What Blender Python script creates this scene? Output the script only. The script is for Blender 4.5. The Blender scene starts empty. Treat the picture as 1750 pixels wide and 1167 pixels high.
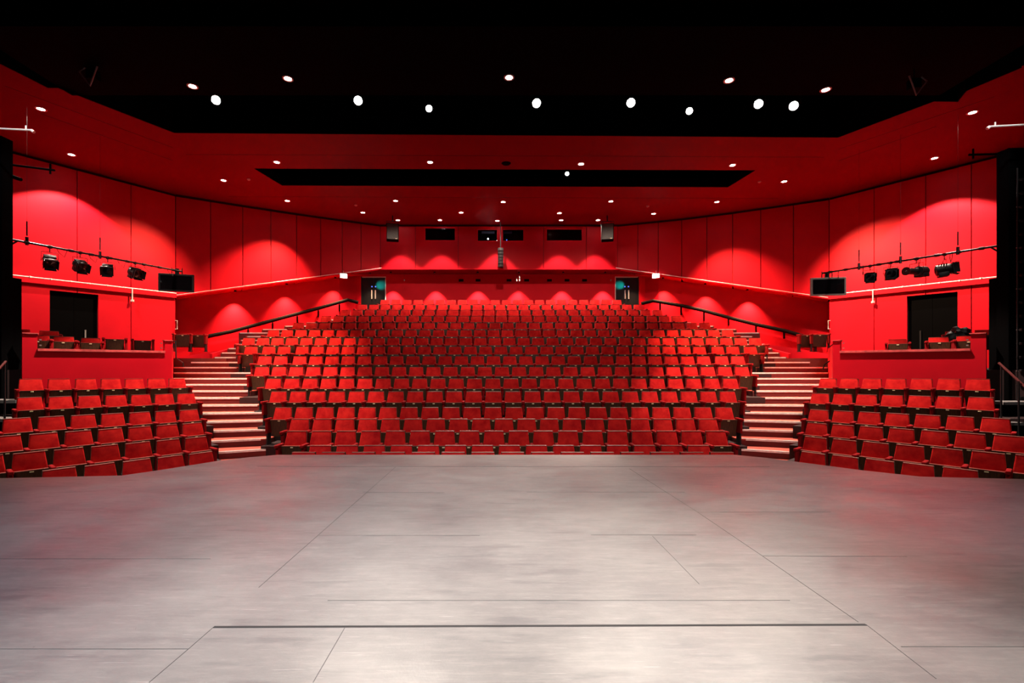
import bpy, bmesh, math, random
from mathutils import Vector, Matrix
from mathutils.geometry import tessellate_polygon
random.seed(7)
scene = bpy.context.scene
C = scene.collection
R = math.radians
PI = math.pi

# ------------------------------------------------------------------ camera, world, exposure
F, CX, HY, EYE = 800.0, 843.5, 622.0, 1.5
cd = bpy.data.cameras.new('camera'); cam = bpy.data.objects.new('camera', cd); C.objects.link(cam)
cam.location = (0, 0, EYE); cam.rotation_euler = (R(90), 0, 0)
cd.sensor_width = 36; cd.lens = 36*F/1750
cd.shift_x = (875-CX)/1750; cd.shift_y = (HY-583.5)/1750
cd.clip_start = .05; cd.clip_end = 200
scene.camera = cam
w = bpy.data.worlds.new('world'); scene.world = w; w.use_nodes = True
w.node_tree.nodes['Background'].inputs[0].default_value = (.9, .12, .12, 1)
w.node_tree.nodes['Background'].inputs[1].default_value = .0
scene.view_settings.view_transform = 'Standard'
scene.view_settings.look = 'None'
scene.view_settings.exposure = 1.2
scene.view_settings.gamma = 1

def P(x, y, D):            # photo pixel + distance -> point
    return Vector(((x-CX)/F*D, D, EYE-(y-HY)/F*D))
ZC = 8.25                  # auditorium ceiling height
def DC(y): return (ZC-EYE)*F/(HY-y)

# ------------------------------------------------------------------ lamps
def spot(name, loc, target, power, angle, blend=.25, color=(1, .86, .74), radius=.05, parent=None):
    l = bpy.data.lights.new(name, 'SPOT'); l.energy = power; l.spot_size = R(angle); l.spot_blend = blend
    l.color = color; l.shadow_soft_size = radius
    o = bpy.data.objects.new(name, l); C.objects.link(o)
    d = Vector(target)-Vector(loc)
    o.rotation_euler = d.to_track_quat('-Z', 'Y').to_euler()
    if parent: o.parent = parent; o.location = Vector(loc)-parent.location
    else: o.location = loc
    return o

K = 1.0                     # overall light gain
# stage lamps rigged over and behind the camera
WS = (1, .9, .8)
COOL = (.74, .80, 1)
for (x, y, z, tx, ty, p, a, WS) in [(-2.2, .6, 7.5, -.9, 2.2, 2100, 38, (1, .92, .85)), (2.4, .6, 7.5, 1.1, 2.2, 2100, 38, (1, .92, .85)),
                                    (-5.0, -1.0, 7.5, -3.0, 4.1, 1300, 50, COOL), (5.4, -1.0, 7.5, 3.6, 4.1, 620, 50, (1, .9, .9)),
                                    (0.1, 2.0, 7.6, 0.0, 5.6, 380, 44, (1, .93, .9)), (-3.4, 3.0, 7.5, -2.2, 5.6, 120, 50, COOL), (3.8, 3.0, 7.5, 3.2, 5.6, 90, 50, (1, .7, .8)), (6.5, 2.5, 7.5, 4.9, 5.0, 330, 34, (1, .22, .42))]:  # last one, pink, is added to tint the right of the stage
    spot('stage_lamp', (x, y, z), (tx, ty, 0), p*K, a, .9, WS, .25)
# front of house wash reaching the stalls from over the stage
for (x, tx, ty, p) in [(-4, -6, 13, 330), (4.4, 6.4, 13, 330), (-1.6, -2.4, 11.0, 430), (2.0, 2.8, 11.0, 430)]:
    spot('work_lamp', (x, -1.0, 7.0), (tx, ty, -.2), p*K, 62, .9, (1, .9, .82), .3)

# ------------------------------------------------------------------ materials
def nt(m):
    m.use_nodes = True; t = m.node_tree; return t, t.nodes['Principled BSDF']
def mat(name, col, rough=.6, metal=0, spec=.5, var=0.0, scale=6, sheen=0, bump=0, bscale=60):
    m = bpy.data.materials.new(name); t, b = nt(m)
    b.inputs['Base Color'].default_value = (*col, 1); b.inputs['Roughness'].default_value = rough
    b.inputs['Metallic'].default_value = metal; b.inputs['Specular IOR Level'].default_value = spec
    if sheen:
        b.inputs['Sheen Weight'].default_value = sheen; b.inputs['Sheen Roughness'].default_value = .4
        b.inputs['Sheen Tint'].default_value = (1, .25, .18, 1)
    co = t.nodes.new('ShaderNodeTexCoord')
    if var:
        n = t.nodes.new('ShaderNodeTexNoise'); n.inputs['Scale'].default_value = scale; n.inputs['Detail'].default_value = 5
        t.links.new(co.outputs['Object'], n.inputs['Vector'])
        mr = t.nodes.new('ShaderNodeMapRange'); mr.inputs[1].default_value = .3; mr.inputs[2].default_value = .7
        mr.inputs[3].default_value = 1-var; mr.inputs[4].default_value = 1+var
        t.links.new(n.outputs['Fac'], mr.inputs[0])
        h = t.nodes.new('ShaderNodeHueSaturation'); h.inputs['Color'].default_value = (*col, 1)
        t.links.new(mr.outputs[0], h.inputs['Value']); t.links.new(h.outputs[0], b.inputs['Base Color'])
    if bump:
        n2 = t.nodes.new('ShaderNodeTexNoise'); n2.inputs['Scale'].default_value = bscale; n2.inputs['Detail'].default_value = 4
        t.links.new(co.outputs['Object'], n2.inputs['Vector'])
        bp = t.nodes.new('ShaderNodeBump'); bp.inputs['Strength'].default_value = bump; bp.inputs['Distance'].default_value = .01
        t.links.new(n2.outputs['Fac'], bp.inputs['Height']); t.links.new(bp.outputs[0], b.inputs['Normal'])
    return m
def emis(name, col, s):
    m = bpy.data.materials.new(name); t, b = nt(m)
    b.inputs['Base Color'].default_value = (*col, 1)
    b.inputs['Emission Color'].default_value = (*col, 1); b.inputs['Emission Strength'].default_value = s
    m.cycles.emission_sampling = 'NONE'
    return m
M = {}
M['wall'] = mat('red_wall_paint', (.52, .0022, .012), .55, spec=.14, var=.07, scale=1.3, bump=.12, bscale=9)
M['panel'] = mat('red_wall_panel', (.48, .0020, .011), .5, spec=.14, var=.06, scale=.9)
M['ceil'] = mat('red_ceiling_paint', (.18, .0003, .005), .6, spec=.08, var=.05, scale=.6)
M['gap'] = mat('dark_joint', (.02, .001, .001), .9)
M['black'] = mat('matt_black', (.0010, .0010, .0012), .9, spec=.03)
M['blackceil'] = mat('dark_ceiling', (.0005, .0003, .0003), .9, spec=.02, var=.1, scale=1)
M['metalblack'] = mat('black_metal', (.02, .02, .022), .38, metal=.3)
M['steel'] = mat('galvanised_steel', (.6, .6, .6), .35, metal=.9)
M['whitepaint'] = mat('white_conduit', (.75, .68, .66), .4)
M['rail'] = mat('dark_rail', (.004, .002, .002), .7, spec=.06)
M['carpet'] = mat('red_carpet', (.48, .075, .05), .95, var=.15, scale=30, bump=.3, bscale=200)
M['riser'] = mat('dark_red_riser', (.11, .010, .009), .9, var=.1, scale=20)
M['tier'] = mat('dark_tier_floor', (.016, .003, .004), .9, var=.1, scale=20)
M['alu'] = mat('aluminium_nosing', (.8, .78, .76), .4, metal=.25, var=.15, scale=12)
M['brass'] = mat('ivory_plate', (.85, .72, .42), .35)
M['greyplastic'] = mat('grey_plastic', (.22, .22, .22), .45)
M['screen'] = mat('dark_screen', (.004, .004, .006), .12)
M['grille'] = mat('speaker_grille', (.06, .06, .055), .7, var=.2, scale=40)
M['jacket'] = mat('black_cloth', (.012, .012, .014), .55, var=.4, scale=20)
M['lens'] = emis('lit_lamp_lens', (1, .93, .85), 28)
M['lensw'] = emis('lit_bulb', (1, .95, .88), 60)
M['bluelight'] = emis('blue_indicator', (.1, .2, 1), .5)
M['exit'] = emis('exit_sign_face', (.55, 1, .85), 9)
M['exitw'] = emis('exit_sign_white', (1, 1, 1), 9)
M['kit'] = mat('desk_kit', (.05, .06, .12), .5)
M['door'] = mat('black_door', (.006, .007, .009), .4)

def velvet():
    m = bpy.data.materials.new('red_velvet'); t, b = nt(m)
    b.inputs['Roughness'].default_value = .92; b.inputs['Sheen Weight'].default_value = .55
    b.inputs['Sheen Roughness'].default_value = .35; b.inputs['Sheen Tint'].default_value = (1, .02, .012, 1)
    b.inputs['Specular IOR Level'].default_value = .08
    co = t.nodes.new('ShaderNodeTexCoord'); oi = t.nodes.new('ShaderNodeObjectInfo')
    add = t.nodes.new('ShaderNodeVectorMath'); add.operation = 'ADD'
    mul = t.nodes.new('ShaderNodeMath'); mul.operation = 'MULTIPLY'; mul.inputs[1].default_value = 40
    t.links.new(oi.outputs['Random'], mul.inputs[0])
    t.links.new(co.outputs['Object'], add.inputs[0]); t.links.new(mul.outputs[0], add.inputs[1])
    n = t.nodes.new('ShaderNodeTexNoise'); n.inputs['Scale'].default_value = 5; n.inputs['Detail'].default_value = 6
    n.inputs['Roughness'].default_value = .65
    t.links.new(add.outputs[0], n.inputs['Vector'])
    r = t.nodes.new('ShaderNodeValToRGB')
    r.color_ramp.elements[0].position = .32; r.color_ramp.elements[0].color = (.33, .0030, .006, 1)
    r.color_ramp.elements[1].position = .68; r.color_ramp.elements[1].color = (.58, .017, .014, 1)
    t.links.new(n.outputs['Fac'], r.inputs[0]); t.links.new(r.outputs[0], b.inputs['Base Color'])
    n2 = t.nodes.new('ShaderNodeTexNoise'); n2.inputs['Scale'].default_value = 180
    t.links.new(co.outputs['Object'], n2.inputs['Vector'])
    bp = t.nodes.new('ShaderNodeBump'); bp.inputs['Strength'].default_value = .25; bp.inputs['Distance'].default_value = .004
    t.links.new(n2.outputs['Fac'], bp.inputs['Height']); t.links.new(bp.outputs[0], b.inputs['Normal'])
    return m
M['velvet'] = velvet()
M['armvelvet'] = mat('dark_red_velvet', (.24, .005, .007), .92, spec=.1, var=.15, scale=20)

def wood():
    m = bpy.data.materials.new('brown_plywood'); t, b = nt(m)
    b.inputs['Roughness'].default_value = .45
    co = t.nodes.new('ShaderNodeTexCoord'); mp = t.nodes.new('ShaderNodeMapping'); mp.inputs['Scale'].default_value = (30, 30, 3)
    n = t.nodes.new('ShaderNodeTexNoise'); n.inputs['Scale'].default_value = 2; n.inputs['Detail'].default_value = 6
    t.links.new(co.outputs['Object'], mp.inputs[0]); t.links.new(mp.outputs[0], n.inputs['Vector'])
    r = t.nodes.new('ShaderNodeValToRGB')
    r.color_ramp.elements[0].position = .3; r.color_ramp.elements[0].color = (.030, .010, .004, 1)
    r.color_ramp.elements[1].position = .7; r.color_ramp.elements[1].color = (.075, .030, .009, 1)
    t.links.new(n.outputs['Fac'], r.inputs[0]); t.links.new(r.outputs[0], b.inputs['Base Color'])
    return m
M['wood'] = wood()

def glass():
    m = bpy.data.materials.new('clear_glass'); t, b = nt(m)
    b.inputs['Base Color'].default_value = (1, 1, 1, 1); b.inputs['Roughness'].default_value = .03
    b.inputs['Transmission Weight'].default_value = 1; b.inputs['IOR'].default_value = 1.12
    return m
M['glass'] = glass()

def stage_mat():
    m = bpy.data.materials.new('grey_painted_stage_boards'); t, b = nt(m)
    L = t.links.new
    co = t.nodes.new('ShaderNodeTexCoord')
    def noise(sc, det, scale=(1, 1, 1), rot=0, rough=.6):
        mp = t.nodes.new('ShaderNodeMapping'); mp.inputs['Scale'].default_value = scale; mp.inputs['Rotation'].default_value = (0, 0, rot)
        n = t.nodes.new('ShaderNodeTexNoise'); n.inputs['Scale'].default_value = sc; n.inputs['Detail'].default_value = det
        n.inputs['Roughness'].default_value = rough
        L(co.outputs['Object'], mp.inputs[0]); L(mp.outputs[0], n.inputs['Vector']); return n.outputs['Fac']
    def rng(v, a, b_, c, d):
        q = t.nodes.new('ShaderNodeMapRange'); q.inputs[1].default_value = a; q.inputs[2].default_value = b_
        q.inputs[3].default_value = c; q.inputs[4].default_value = d; L(v, q.inputs[0]); return q.outputs[0]
    def mix(f, a, c):
        q = t.nodes.new('ShaderNodeMix'); q.data_type = 'RGBA'; L(f, q.inputs[0])
        if isinstance(a, tuple): q.inputs[6].default_value = (*a, 1)
        else: L(a, q.inputs[6])
        q.inputs[7].default_value = (*c, 1); return q.outputs[2]
    c = mix(rng(noise(.8, 12, (1, 1.5, 1), 0, .72), .32, .68, 0, 1), (.088, .083, .086), (.160, .152, .148))
    c = mix(rng(noise(9, 12, (.35, 3, 1), 0, .8), .48, .75, 0, .5), c, (.26, .24, .225))
    c = mix(rng(noise(3, 8, (.5, 3, 1), .1), .56, .66, 0, .45), c, (.055, .052, .06))
    for rot, s in ((.5, (1.2, 34, 1)), (-.8, (1.6, 40, 1)), (1.7, (1, 30, 1))):       # fine scratches
        c = mix(rng(noise(2.5, 3, s, rot, .5), .70, .74, 0, .45), c, (.36, .34, .33))
    c = mix(rng(noise(22, 2, (1, 1, 1)), .78, .80, 0, .8), c, (.02, .02, .02))
    L(c, b.inputs['Base Color'])
    L(rng(noise(1.6, 12, (.8, 1.6, 1), 0, .75), .3, .7, .30, .46), b.inputs['Roughness'])
    b.inputs['Specular IOR Level'].default_value = .55
    bp = t.nodes.new('ShaderNodeBump'); bp.inputs['Strength'].default_value = .15; bp.inputs['Distance'].default_value = .004
    L(noise(70, 4), bp.inputs['Height']); L(bp.outputs[0], b.inputs['Normal'])
    return m
M['stage'] = stage_mat()

# ------------------------------------------------------------------ mesh helpers
class MB:
    def __init__(s): s.v = []; s.f = []; s.m = []; s.mats = []
    def mi(s, m):
        if m not in s.mats: s.mats.append(m)
        return s.mats.index(m)
    def add(s, vs, fs, m='black', T=None):
        o = len(s.v); i = s.mi(m)
        for v in vs:
            v = Vector(v); s.v.append(T @ v if T is not None else v)
        for f in fs: s.f.append([a+o for a in f]); s.m.append(i)
        return s
    def bm(s, b, m, T=None):
        b.verts.ensure_lookup_table()
        for i, v in enumerate(b.verts): v.index = i
        s.add([v.co for v in b.verts], [[v.index for v in f.verts] for f in b.faces], m, T); b.free(); return s
    def box(s, lo, hi, m='black', bev=0, T=None, seg=2, taper=None):
        lo = Vector(lo); hi = Vector(hi)
        b = bmesh.new(); bmesh.ops.create_cube(b, size=1)
        for v in b.verts:
            v.co = Vector([lo[k]+(hi[k]-lo[k])*(v.co[k]+.5) for k in range(3)])
        if bev: bmesh.ops.bevel(b, geom=b.edges[:], offset=bev, segments=seg, affect='EDGES', profile=.6)
        return s.bm(b, m, T)
    def prism(s, pts, z0, z1, m='black', T=None):      # pts 2d polygon; z may be callables
        n = len(pts); g = lambda z, p: z(p) if callable(z) else z
        a = sum(pts[i][0]*pts[(i+1) % n][1]-pts[(i+1) % n][0]*pts[i][1] for i in range(n))
        if a < 0: pts = pts[::-1]
        vs = [(p[0], p[1], g(z0, p)) for p in pts]+[(p[0], p[1], g(z1, p)) for p in pts]
        tri = tessellate_polygon([[Vector((p[0], p[1], 0)) for p in pts]])
        fs = [[i, (i+1) % n, n+(i+1) % n, n+i] for i in range(n)]
        for t_ in tri:
            p0, p1, p2 = [pts[k] for k in t_]
            ar = (p1[0]-p0[0])*(p2[1]-p0[1])-(p2[0]-p0[0])*(p1[1]-p0[1])
            t_ = list(t_) if ar > 0 else list(t_)[::-1]
            fs.append(t_[::-1]); fs.append([n+k for k in t_])
        return s.add(vs, fs, m, T)
    def tube(s, pts, r, m='metalblack', n=10, cap=True, T=None):
        pts = [Vector(p) for p in pts]; vs = []; fs = []
        for i, p in enumerate(pts):
            d = (pts[min(i+1, len(pts)-1)]-pts[max(i-1, 0)]).normalized()
            u = d.cross(Vector((0, 0, 1)))
            if u.length < .05: u = d.cross(Vector((1, 0, 0)))
            u.normalize(); w_ = d.cross(u)
            for k in range(n):
                a = 2*PI*k/n; vs.append(p+(u*math.cos(a)+w_*math.sin(a))*(r[i] if isinstance(r, (list, tuple)) else r))
        for i in range(len(pts)-1):
            for k in range(n): fs.append([i*n+k, i*n+(k+1) % n, (i+1)*n+(k+1) % n, (i+1)*n+k])
        if cap: fs.append(list(range(n))[::-1]); fs.append([(len(pts)-1)*n+k for k in range(n)])
        return s.add(vs, fs, m, T)
    def beam(s, a, b, w_, h, m='wall', up=(0, 0, 1)):  # box section from a to b
        a = Vector(a); b = Vector(b); d = (b-a).normalized(); u = d.cross(Vector(up)).normalized(); v = u.cross(d)
        q = [(-1, -1), (1, -1), (1, 1), (-1, 1)]
        vs = [p+u*x*w_/2+v*y*h/2 for p in (a, b) for x, y in q]
        return s.add(vs, [[0, 1, 2, 3], [7, 6, 5, 4], [0, 4, 5, 1], [1, 5, 6, 2], [2, 6, 7, 3], [3, 7, 4, 0]], m)
    def slab(s, a, b, za0, zb0, za1, zb1, n0, n1, m='wall'):
        """vertical wall piece from plan point a to b; thickness from offset n0 to n1 along the left normal"""
        a = Vector((a[0], a[1], 0)); b = Vector((b[0], b[1], 0)); d = (b-a).normalized(); n = Vector((-d.y, d.x, 0))
        vs = []
        for off in (n0, n1):
            for p, z in ((a, za0), (b, zb0), (b, zb1), (a, za1)):
                q = p+n*off; vs.append((q.x, q.y, z))
        return s.add(vs, [[3, 2, 1, 0], [4, 5, 6, 7], [0, 1, 5, 4], [1, 2, 6, 5], [2, 3, 7, 6], [3, 0, 4, 7]], m)
    def build(s, name, parent=None, loc=None, smooth=False, fix=True):
        me = bpy.data.meshes.new(name); me.from_pydata([tuple(v) for v in s.v], [], s.f)
        for m in s.mats: me.materials.append(M[m])
        me.polygons.foreach_set('material_index', s.m)
        if fix:
            b = bmesh.new(); b.from_mesh(me); bmesh.ops.recalc_face_normals(b, faces=b.faces[:]); b.to_mesh(me); b.free()
        if smooth:
            me.polygons.foreach_set('use_smooth', [True]*len(me.polygons))
            try: me.set_sharp_from_angle(angle=R(40))
            except Exception: pass
        o = bpy.data.objects.new(name, me); C.objects.link(o)
        if parent: o.parent = parent
        if loc: o.location = loc
        return o
def tag(o, label=None, cat=None, group=None, kind=None):
    if label: o['label'] = label
    if cat: o['category'] = cat
    if group: o['group'] = group
    if kind: o['kind'] = kind
    return o
def empty(name, loc=(0, 0, 0), rz=0):
    o = bpy.data.objects.new(name, None); C.objects.link(o); o.location = loc; o.rotation_euler = (0, 0, rz)
    o.empty_display_size = .1; return o
def copy_tree(o, parent=None):
    c = o.copy(); C.objects.link(c); c.parent = parent
    for ch in o.children:
        if ch.type != 'LIGHT': copy_tree(ch, c)
    return c
def struct(mb, name, label=None, **k):
    o = mb.build(name, **k); return tag(o, label, None, None, 'structure')

# ------------------------------------------------------------------ plan of the room
def lerp(a, b, t): return a+(b-a)*t
def pl(tab, x):
    tab = sorted(tab)
    for (x0, y0), (x1, y1) in zip(tab, tab[1:]):
        if x <= x1: return lerp(y0, y1, (x-x0)/(x1-x0))
    return tab[-1][1]
def seamline(joints, ytab):
    out = []
    for px in joints:
        D = DC(pl(ytab, px)); out.append(((px-CX)/F*D, D, px))
    return out
UL = seamline([300, 360, 415, 463, 507, 548, 585, 617, 650], [(300, 331.5), (415, 350), (507, 364), (583, 374.7), (650, 383.5)])
UR = seamline([1417, 1356, 1300, 1252, 1208, 1165, 1125, 1090, 1055], [(1417, 337.7), (1356, 347), (1300, 355), (1252, 362), (1165, 373), (1055, 384)])
LEDL = lambda px: 503-(px-318)*44/332.
LEDR = lambda px: 505.5-(1388-px)*46.5/333.
def ledz(px, D, left): return EYE+(HY-(LEDL(px) if left else LEDR(px)))*D/F
BL = [(-15.75, 13.98), (-15.16, 14.87), None, None, (UL[0][0], UL[0][1])]
def onray(px, a, b):     # point of plan line a-b seen at photo column px
    k = (px-CX)/F; dx, dy = b[0]-a[0], b[1]-a[1]
    t = (k*a[1]-a[0])/(dx-k*dy); return (a[0]+dx*t, a[1]+dy*t)
CL = (UL[0][0], UL[0][1]); NL = (-15.16, 14.87)
CRr = (UR[0][0], UR[0][1]); NR = ((1700-CX)/F*15.13, 15.13)

# ---- seating geometry
W = .523
ROWS = {0: (8.165, 773.2, 498.6, 15), 1: (9.04, 761.4, 529.6, 15), 2: (9.915, 736.6, 490.9, 18), 3: (10.79, 716, 497.7, 19), 4: (11.665, 696.3, 470.6, 22),
        5: (12.54, 669, 463.7, 24), 6: (13.415, 647, 456.3, 26), 7: (14.29, 627, 437, 29), 8: (15.165, 608.6, 442.3, 30), 9: (16.04, 592, 419.4, 33),
        10: (16.915, 577.4, 415.7, 36), 11: (17.79, 563.7, 458.6, 34), 12: (18.665, 551.4, 501.4, 32), 13: (19.54, 540, 549.1, 29), 14: (20.415, 529.7, 582.9, 27),
        15: (21.29, 520.3, 612, 25), 16: (22.165, 512.3, 650.9, 22)}
GAPS = {8: ((2, .09), (28, .06)), 9: ((1, .09), (3, .1), (30, .1), (32, .08))}
HS = .88
def rowinfo(r):
    D, yt, px, n = ROWS[r]
    ztop = EYE-(yt-HY)*D/F
    x0 = (px-CX)/F*D
    xs = []; g = 0
    for i in range(n):
        for gi, gv in GAPS.get(r, ()):
            if gi == i: g += gv
        xs.append(x0+i*W+.195+g)
    return D, ztop-HS, xs

# side blocks (left), fitted: pad top-left corner of first seat, going back along the row
SW = .468; SA = R(39); SD = (math.sin(SA), math.cos(SA)); SP = (math.cos(SA), -math.sin(SA)); SS = .9
SIDE = {1: (-10.36, 10.21, 1.176, 0, 7), 2: (-9.60, 9.42, .825, 0, 7), 3: (-8.95, 8.53, .50, 0, 7), 4: (-8.39, 7.79, .285, 0, 7),
        5: (-7.72, 6.86, .123, 0, 7), 6: (-7.09, 6.01, -.02, 2, 7)}
MX = .24
SLOPE = -.021
def mir(p, left): return (p[0], p[1]) if left else (2*MX-p[0], p[1])

# ---- steps of the aisles
ST = []
ZK = lambda k: -.53+.175*k
for k in range(-2, 26):
    D = 10.97+.4375*k
    dl, dr = {-2: (9.75, 10.4), -1: (10.2, 10.85), 0: (10.68, 11.27), 1: (11.17, 11.68), 2: (11.65, 12.05), 3: (12.12, 12.5), 4: (12.58, 12.88), 5: (13.05, 13.25), 6: (13.55, 13.65)}.get(k, (D, D))
    ST.append((k, dl, dr, ZK(k)))
def aisle_left(D):
    if D < 12.85: return -5.03-(D-8.53)*.773
    if D < 15.9: return -.686*D
    return None

# ------------------------------------------------------------------ the stage
stage_poly = [(-12.5, -3), (12.5, -3), (12.5, 5.95), (6.95, 6.1), (5.69, 6.24), (5.2, 6.62), (4.7, 7.14), (4.35, 7.5), (3.98, 7.74), (-3.57, 7.74), (-3.95, 7.52), (-4.26, 7.27), (-4.7, 6.65), (-5.0, 6.3), (-6.5, 6.15), (-12.5, 5.95)]
mb = MB(); mb.prism(stage_poly, -1.0, 0, 'stage')
def seam(x0, y0, x1, y1, wd=.006, m='gap'):
    mb.beam((x0, y0, .0005), (x1, y1, .0005), wd, .002, m)
def fl(x, y): D = EYE*F/(y-HY); return ((x-CX)/F*D, D)
M['seam'] = mat('seam_dark', (.012, .011, .012), .8); M['fineseam'] = mat('fine_seam', (.055, .052, .052), .7)
for a, b, wd in [((365, 1071.5), (1480, 1067.5), .018), ((440, 797), (1315, 797.5), .012), ((676, 798), (442, 1004), .006), ((620, 841), (760, 842), .006),
                 ((545, 915), (820, 915), .006), ((1010, 914), (1190, 914), .008), ((589, 1073), (535, 1166), .005), ((1115, 916), (1195, 998), .005),
                 ((1076, 801), (1192, 875), .006), ((1192, 875), (1420, 875), .006), ((1192, 875), (1303, 950), .005), ((1303, 950), (1550, 951), .005),
                 ((1303, 950), (1467, 1063), .006), ((560, 1026), (1350, 1026), .005), ((0, 1109), (322, 1109), .005), ((322, 1109), (255, 1166), .005), ((322, 1109), (365, 1071.5), .004),
                 ((1540, 1105), (1750, 1105), .006), ((1480, 1067), (1600, 1160), .005), ((900, 841), (1170, 841), .005), ((0, 955), (360, 955), .004)]:
    p, q = fl(*a), fl(*b); seam(p[0], p[1], q[0], q[1], wd if wd > .015 else wd*.6, 'seam' if wd > .01 else 'fineseam')
stage = struct(mb, 'floor', 'grey painted stage floor scuffed and scratched, with a long black trap slot')

# auditorium floor
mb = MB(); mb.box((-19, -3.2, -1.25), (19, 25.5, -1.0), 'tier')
struct(mb, 'floor', 'dark red auditorium floor below the seating')

# central tiers
fl_z = {}
mb = MB()
for r in range(0, 17):
    D, z, xs = rowinfo(r); fl_z[r] = z
prev = None
for r in range(1, 17):
    D, z, xs = rowinfo(r)
    xa, xb = xs[0]-.31, xs[-1]+.31; FO = lambda q: .50 if q <= 6 else .70
    if r >= 2: 
        y1 = 25.0 if r == 16 else D+.875-FO(r+1)-.002
        if r == 16: xa, xb = -7.0, 7.6
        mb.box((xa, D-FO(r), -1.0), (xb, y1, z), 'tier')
struct(mb, 'floor', 'raked tiers carrying the central block of seats')

# side block tiers
for left in (True, False):
    mb = MB()
    for r in range(1, 7):
        x, y, z, i0, n = SIDE[r]
        zf = z-HS*SS
        if r == 6: continue
        fa, ba = -.62, .38 if r == 1 else 99
        nx = SIDE[r-1] if r > 1 else None
        back = .42 if r == 1 else ((x-nx[0])*SP[0]+(y-nx[1])*SP[1])*-1  # distance to next row's line, along backwards
        off = .62
        bk = .45 if r == 1 else abs((nx[0]-x)*SP[0]+(nx[1]-y)*SP[1])-off
        a = (x+SP[0]*off-SD[0]*.6, y+SP[1]*off-SD[1]*.6); b = (x+SP[0]*off+SD[0]*(n*SW+.12), y+SP[1]*off+SD[1]*(n*SW+.12))
        c = (x-SP[0]*bk+SD[0]*(n*SW+.12), y-SP[1]*bk+SD[1]*(n*SW+.12)); d = (x-SP[0]*bk-SD[0]*.6, y-SP[1]*bk-SD[1]*.6)
        pts = [mir(p, left) for p in (a, b, c, d)]
        def zt(p, x=x, y=y, zf=zf, left=left):
            q = p if left else (2*MX-p[0], p[1])
            return zf+SLOPE*((q[0]-x)*SD[0]+(q[1]-y)*SD[1])-.002
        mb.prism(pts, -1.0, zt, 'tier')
    struct(mb, 'floor', 'low tiers under the %s side block of seats' % ('left' if left else 'right'))

# ------------------------------------------------------------------ walls
# upper side walls: separate panels with dark joints, standing on a raked ledge
for left, U in ((True, UL), (False, UR)):
    mb = MB(); sgn = 1 if left else -1     # left normal of increasing-depth line points outward for the left side
    zs = [ledz(px, D, left) for _, D, px in U]
    for i in range(len(U)-1):
        a, b = U[i], U[i+1]; za, zb = zs[i], zs[i+1]
        dx, dy = b[0]-a[0], b[1]-a[1]; Ln = math.hypot(dx, dy); g = .014/Ln
        p = (a[0]+dx*g, a[1]+dy*g); q = (b[0]-dx*g, b[1]-dy*g)
        mb.slab(p, q, za, zb, ZC-.10, ZC-.10, 0, sgn*.06, 'panel')
        mb.slab((a[0], a[1]), (b[0], b[1]), za, zb, ZC, ZC, sgn*.06, sgn*.30, 'gap')
        mb.slab((a[0], a[1]), (b[0], b[1]), za-.04, zb-.04, za+.0, zb+.0, -sgn*.05, sgn*1.08, 'panel')   # ledge and soffit
    struct(mb, 'wall_left' if left else 'wall_right', 'upper red panelled wall on the %s with dark joints' % ('left' if left else 'right'))
    mb = MB()
    base = -1.0
    LW = []
    def offp(a, b, o):
        dx, dy = b[0]-a[0], b[1]-a[1]; L_ = math.hypot(dx, dy); return (-dy/L_*o*sgn, dx/L_*o*sgn)
    lw = []
    for i in range(7):
        n_ = offp(U[i], U[i+1], .92); lw.append((U[i][0]+n_[0], U[i][1]+n_[1], zs[i]-.042))
    pxj = 613.5 if left else 1095.0
    lw.append(((pxj-CX)/F*23.56, 23.56, zs[7]+.1))
    q0, q1 = lw[0], lw[1]; lw.insert(0, (q0[0]-(q1[0]-q0[0])*.8, q0[1]-(q1[1]-q0[1])*.8, q0[2]))
    for a, b in zip(lw, lw[1:]):
        mb.slab((a[0], a[1]), (b[0], b[1]), base, base, a[2], b[2], 0, sgn*.16, 'wall')
    struct(mb, 'wall_left' if left else 'wall_right', 'lower red side wall behind the %s handrail' % ('left' if left else 'right'))

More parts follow.
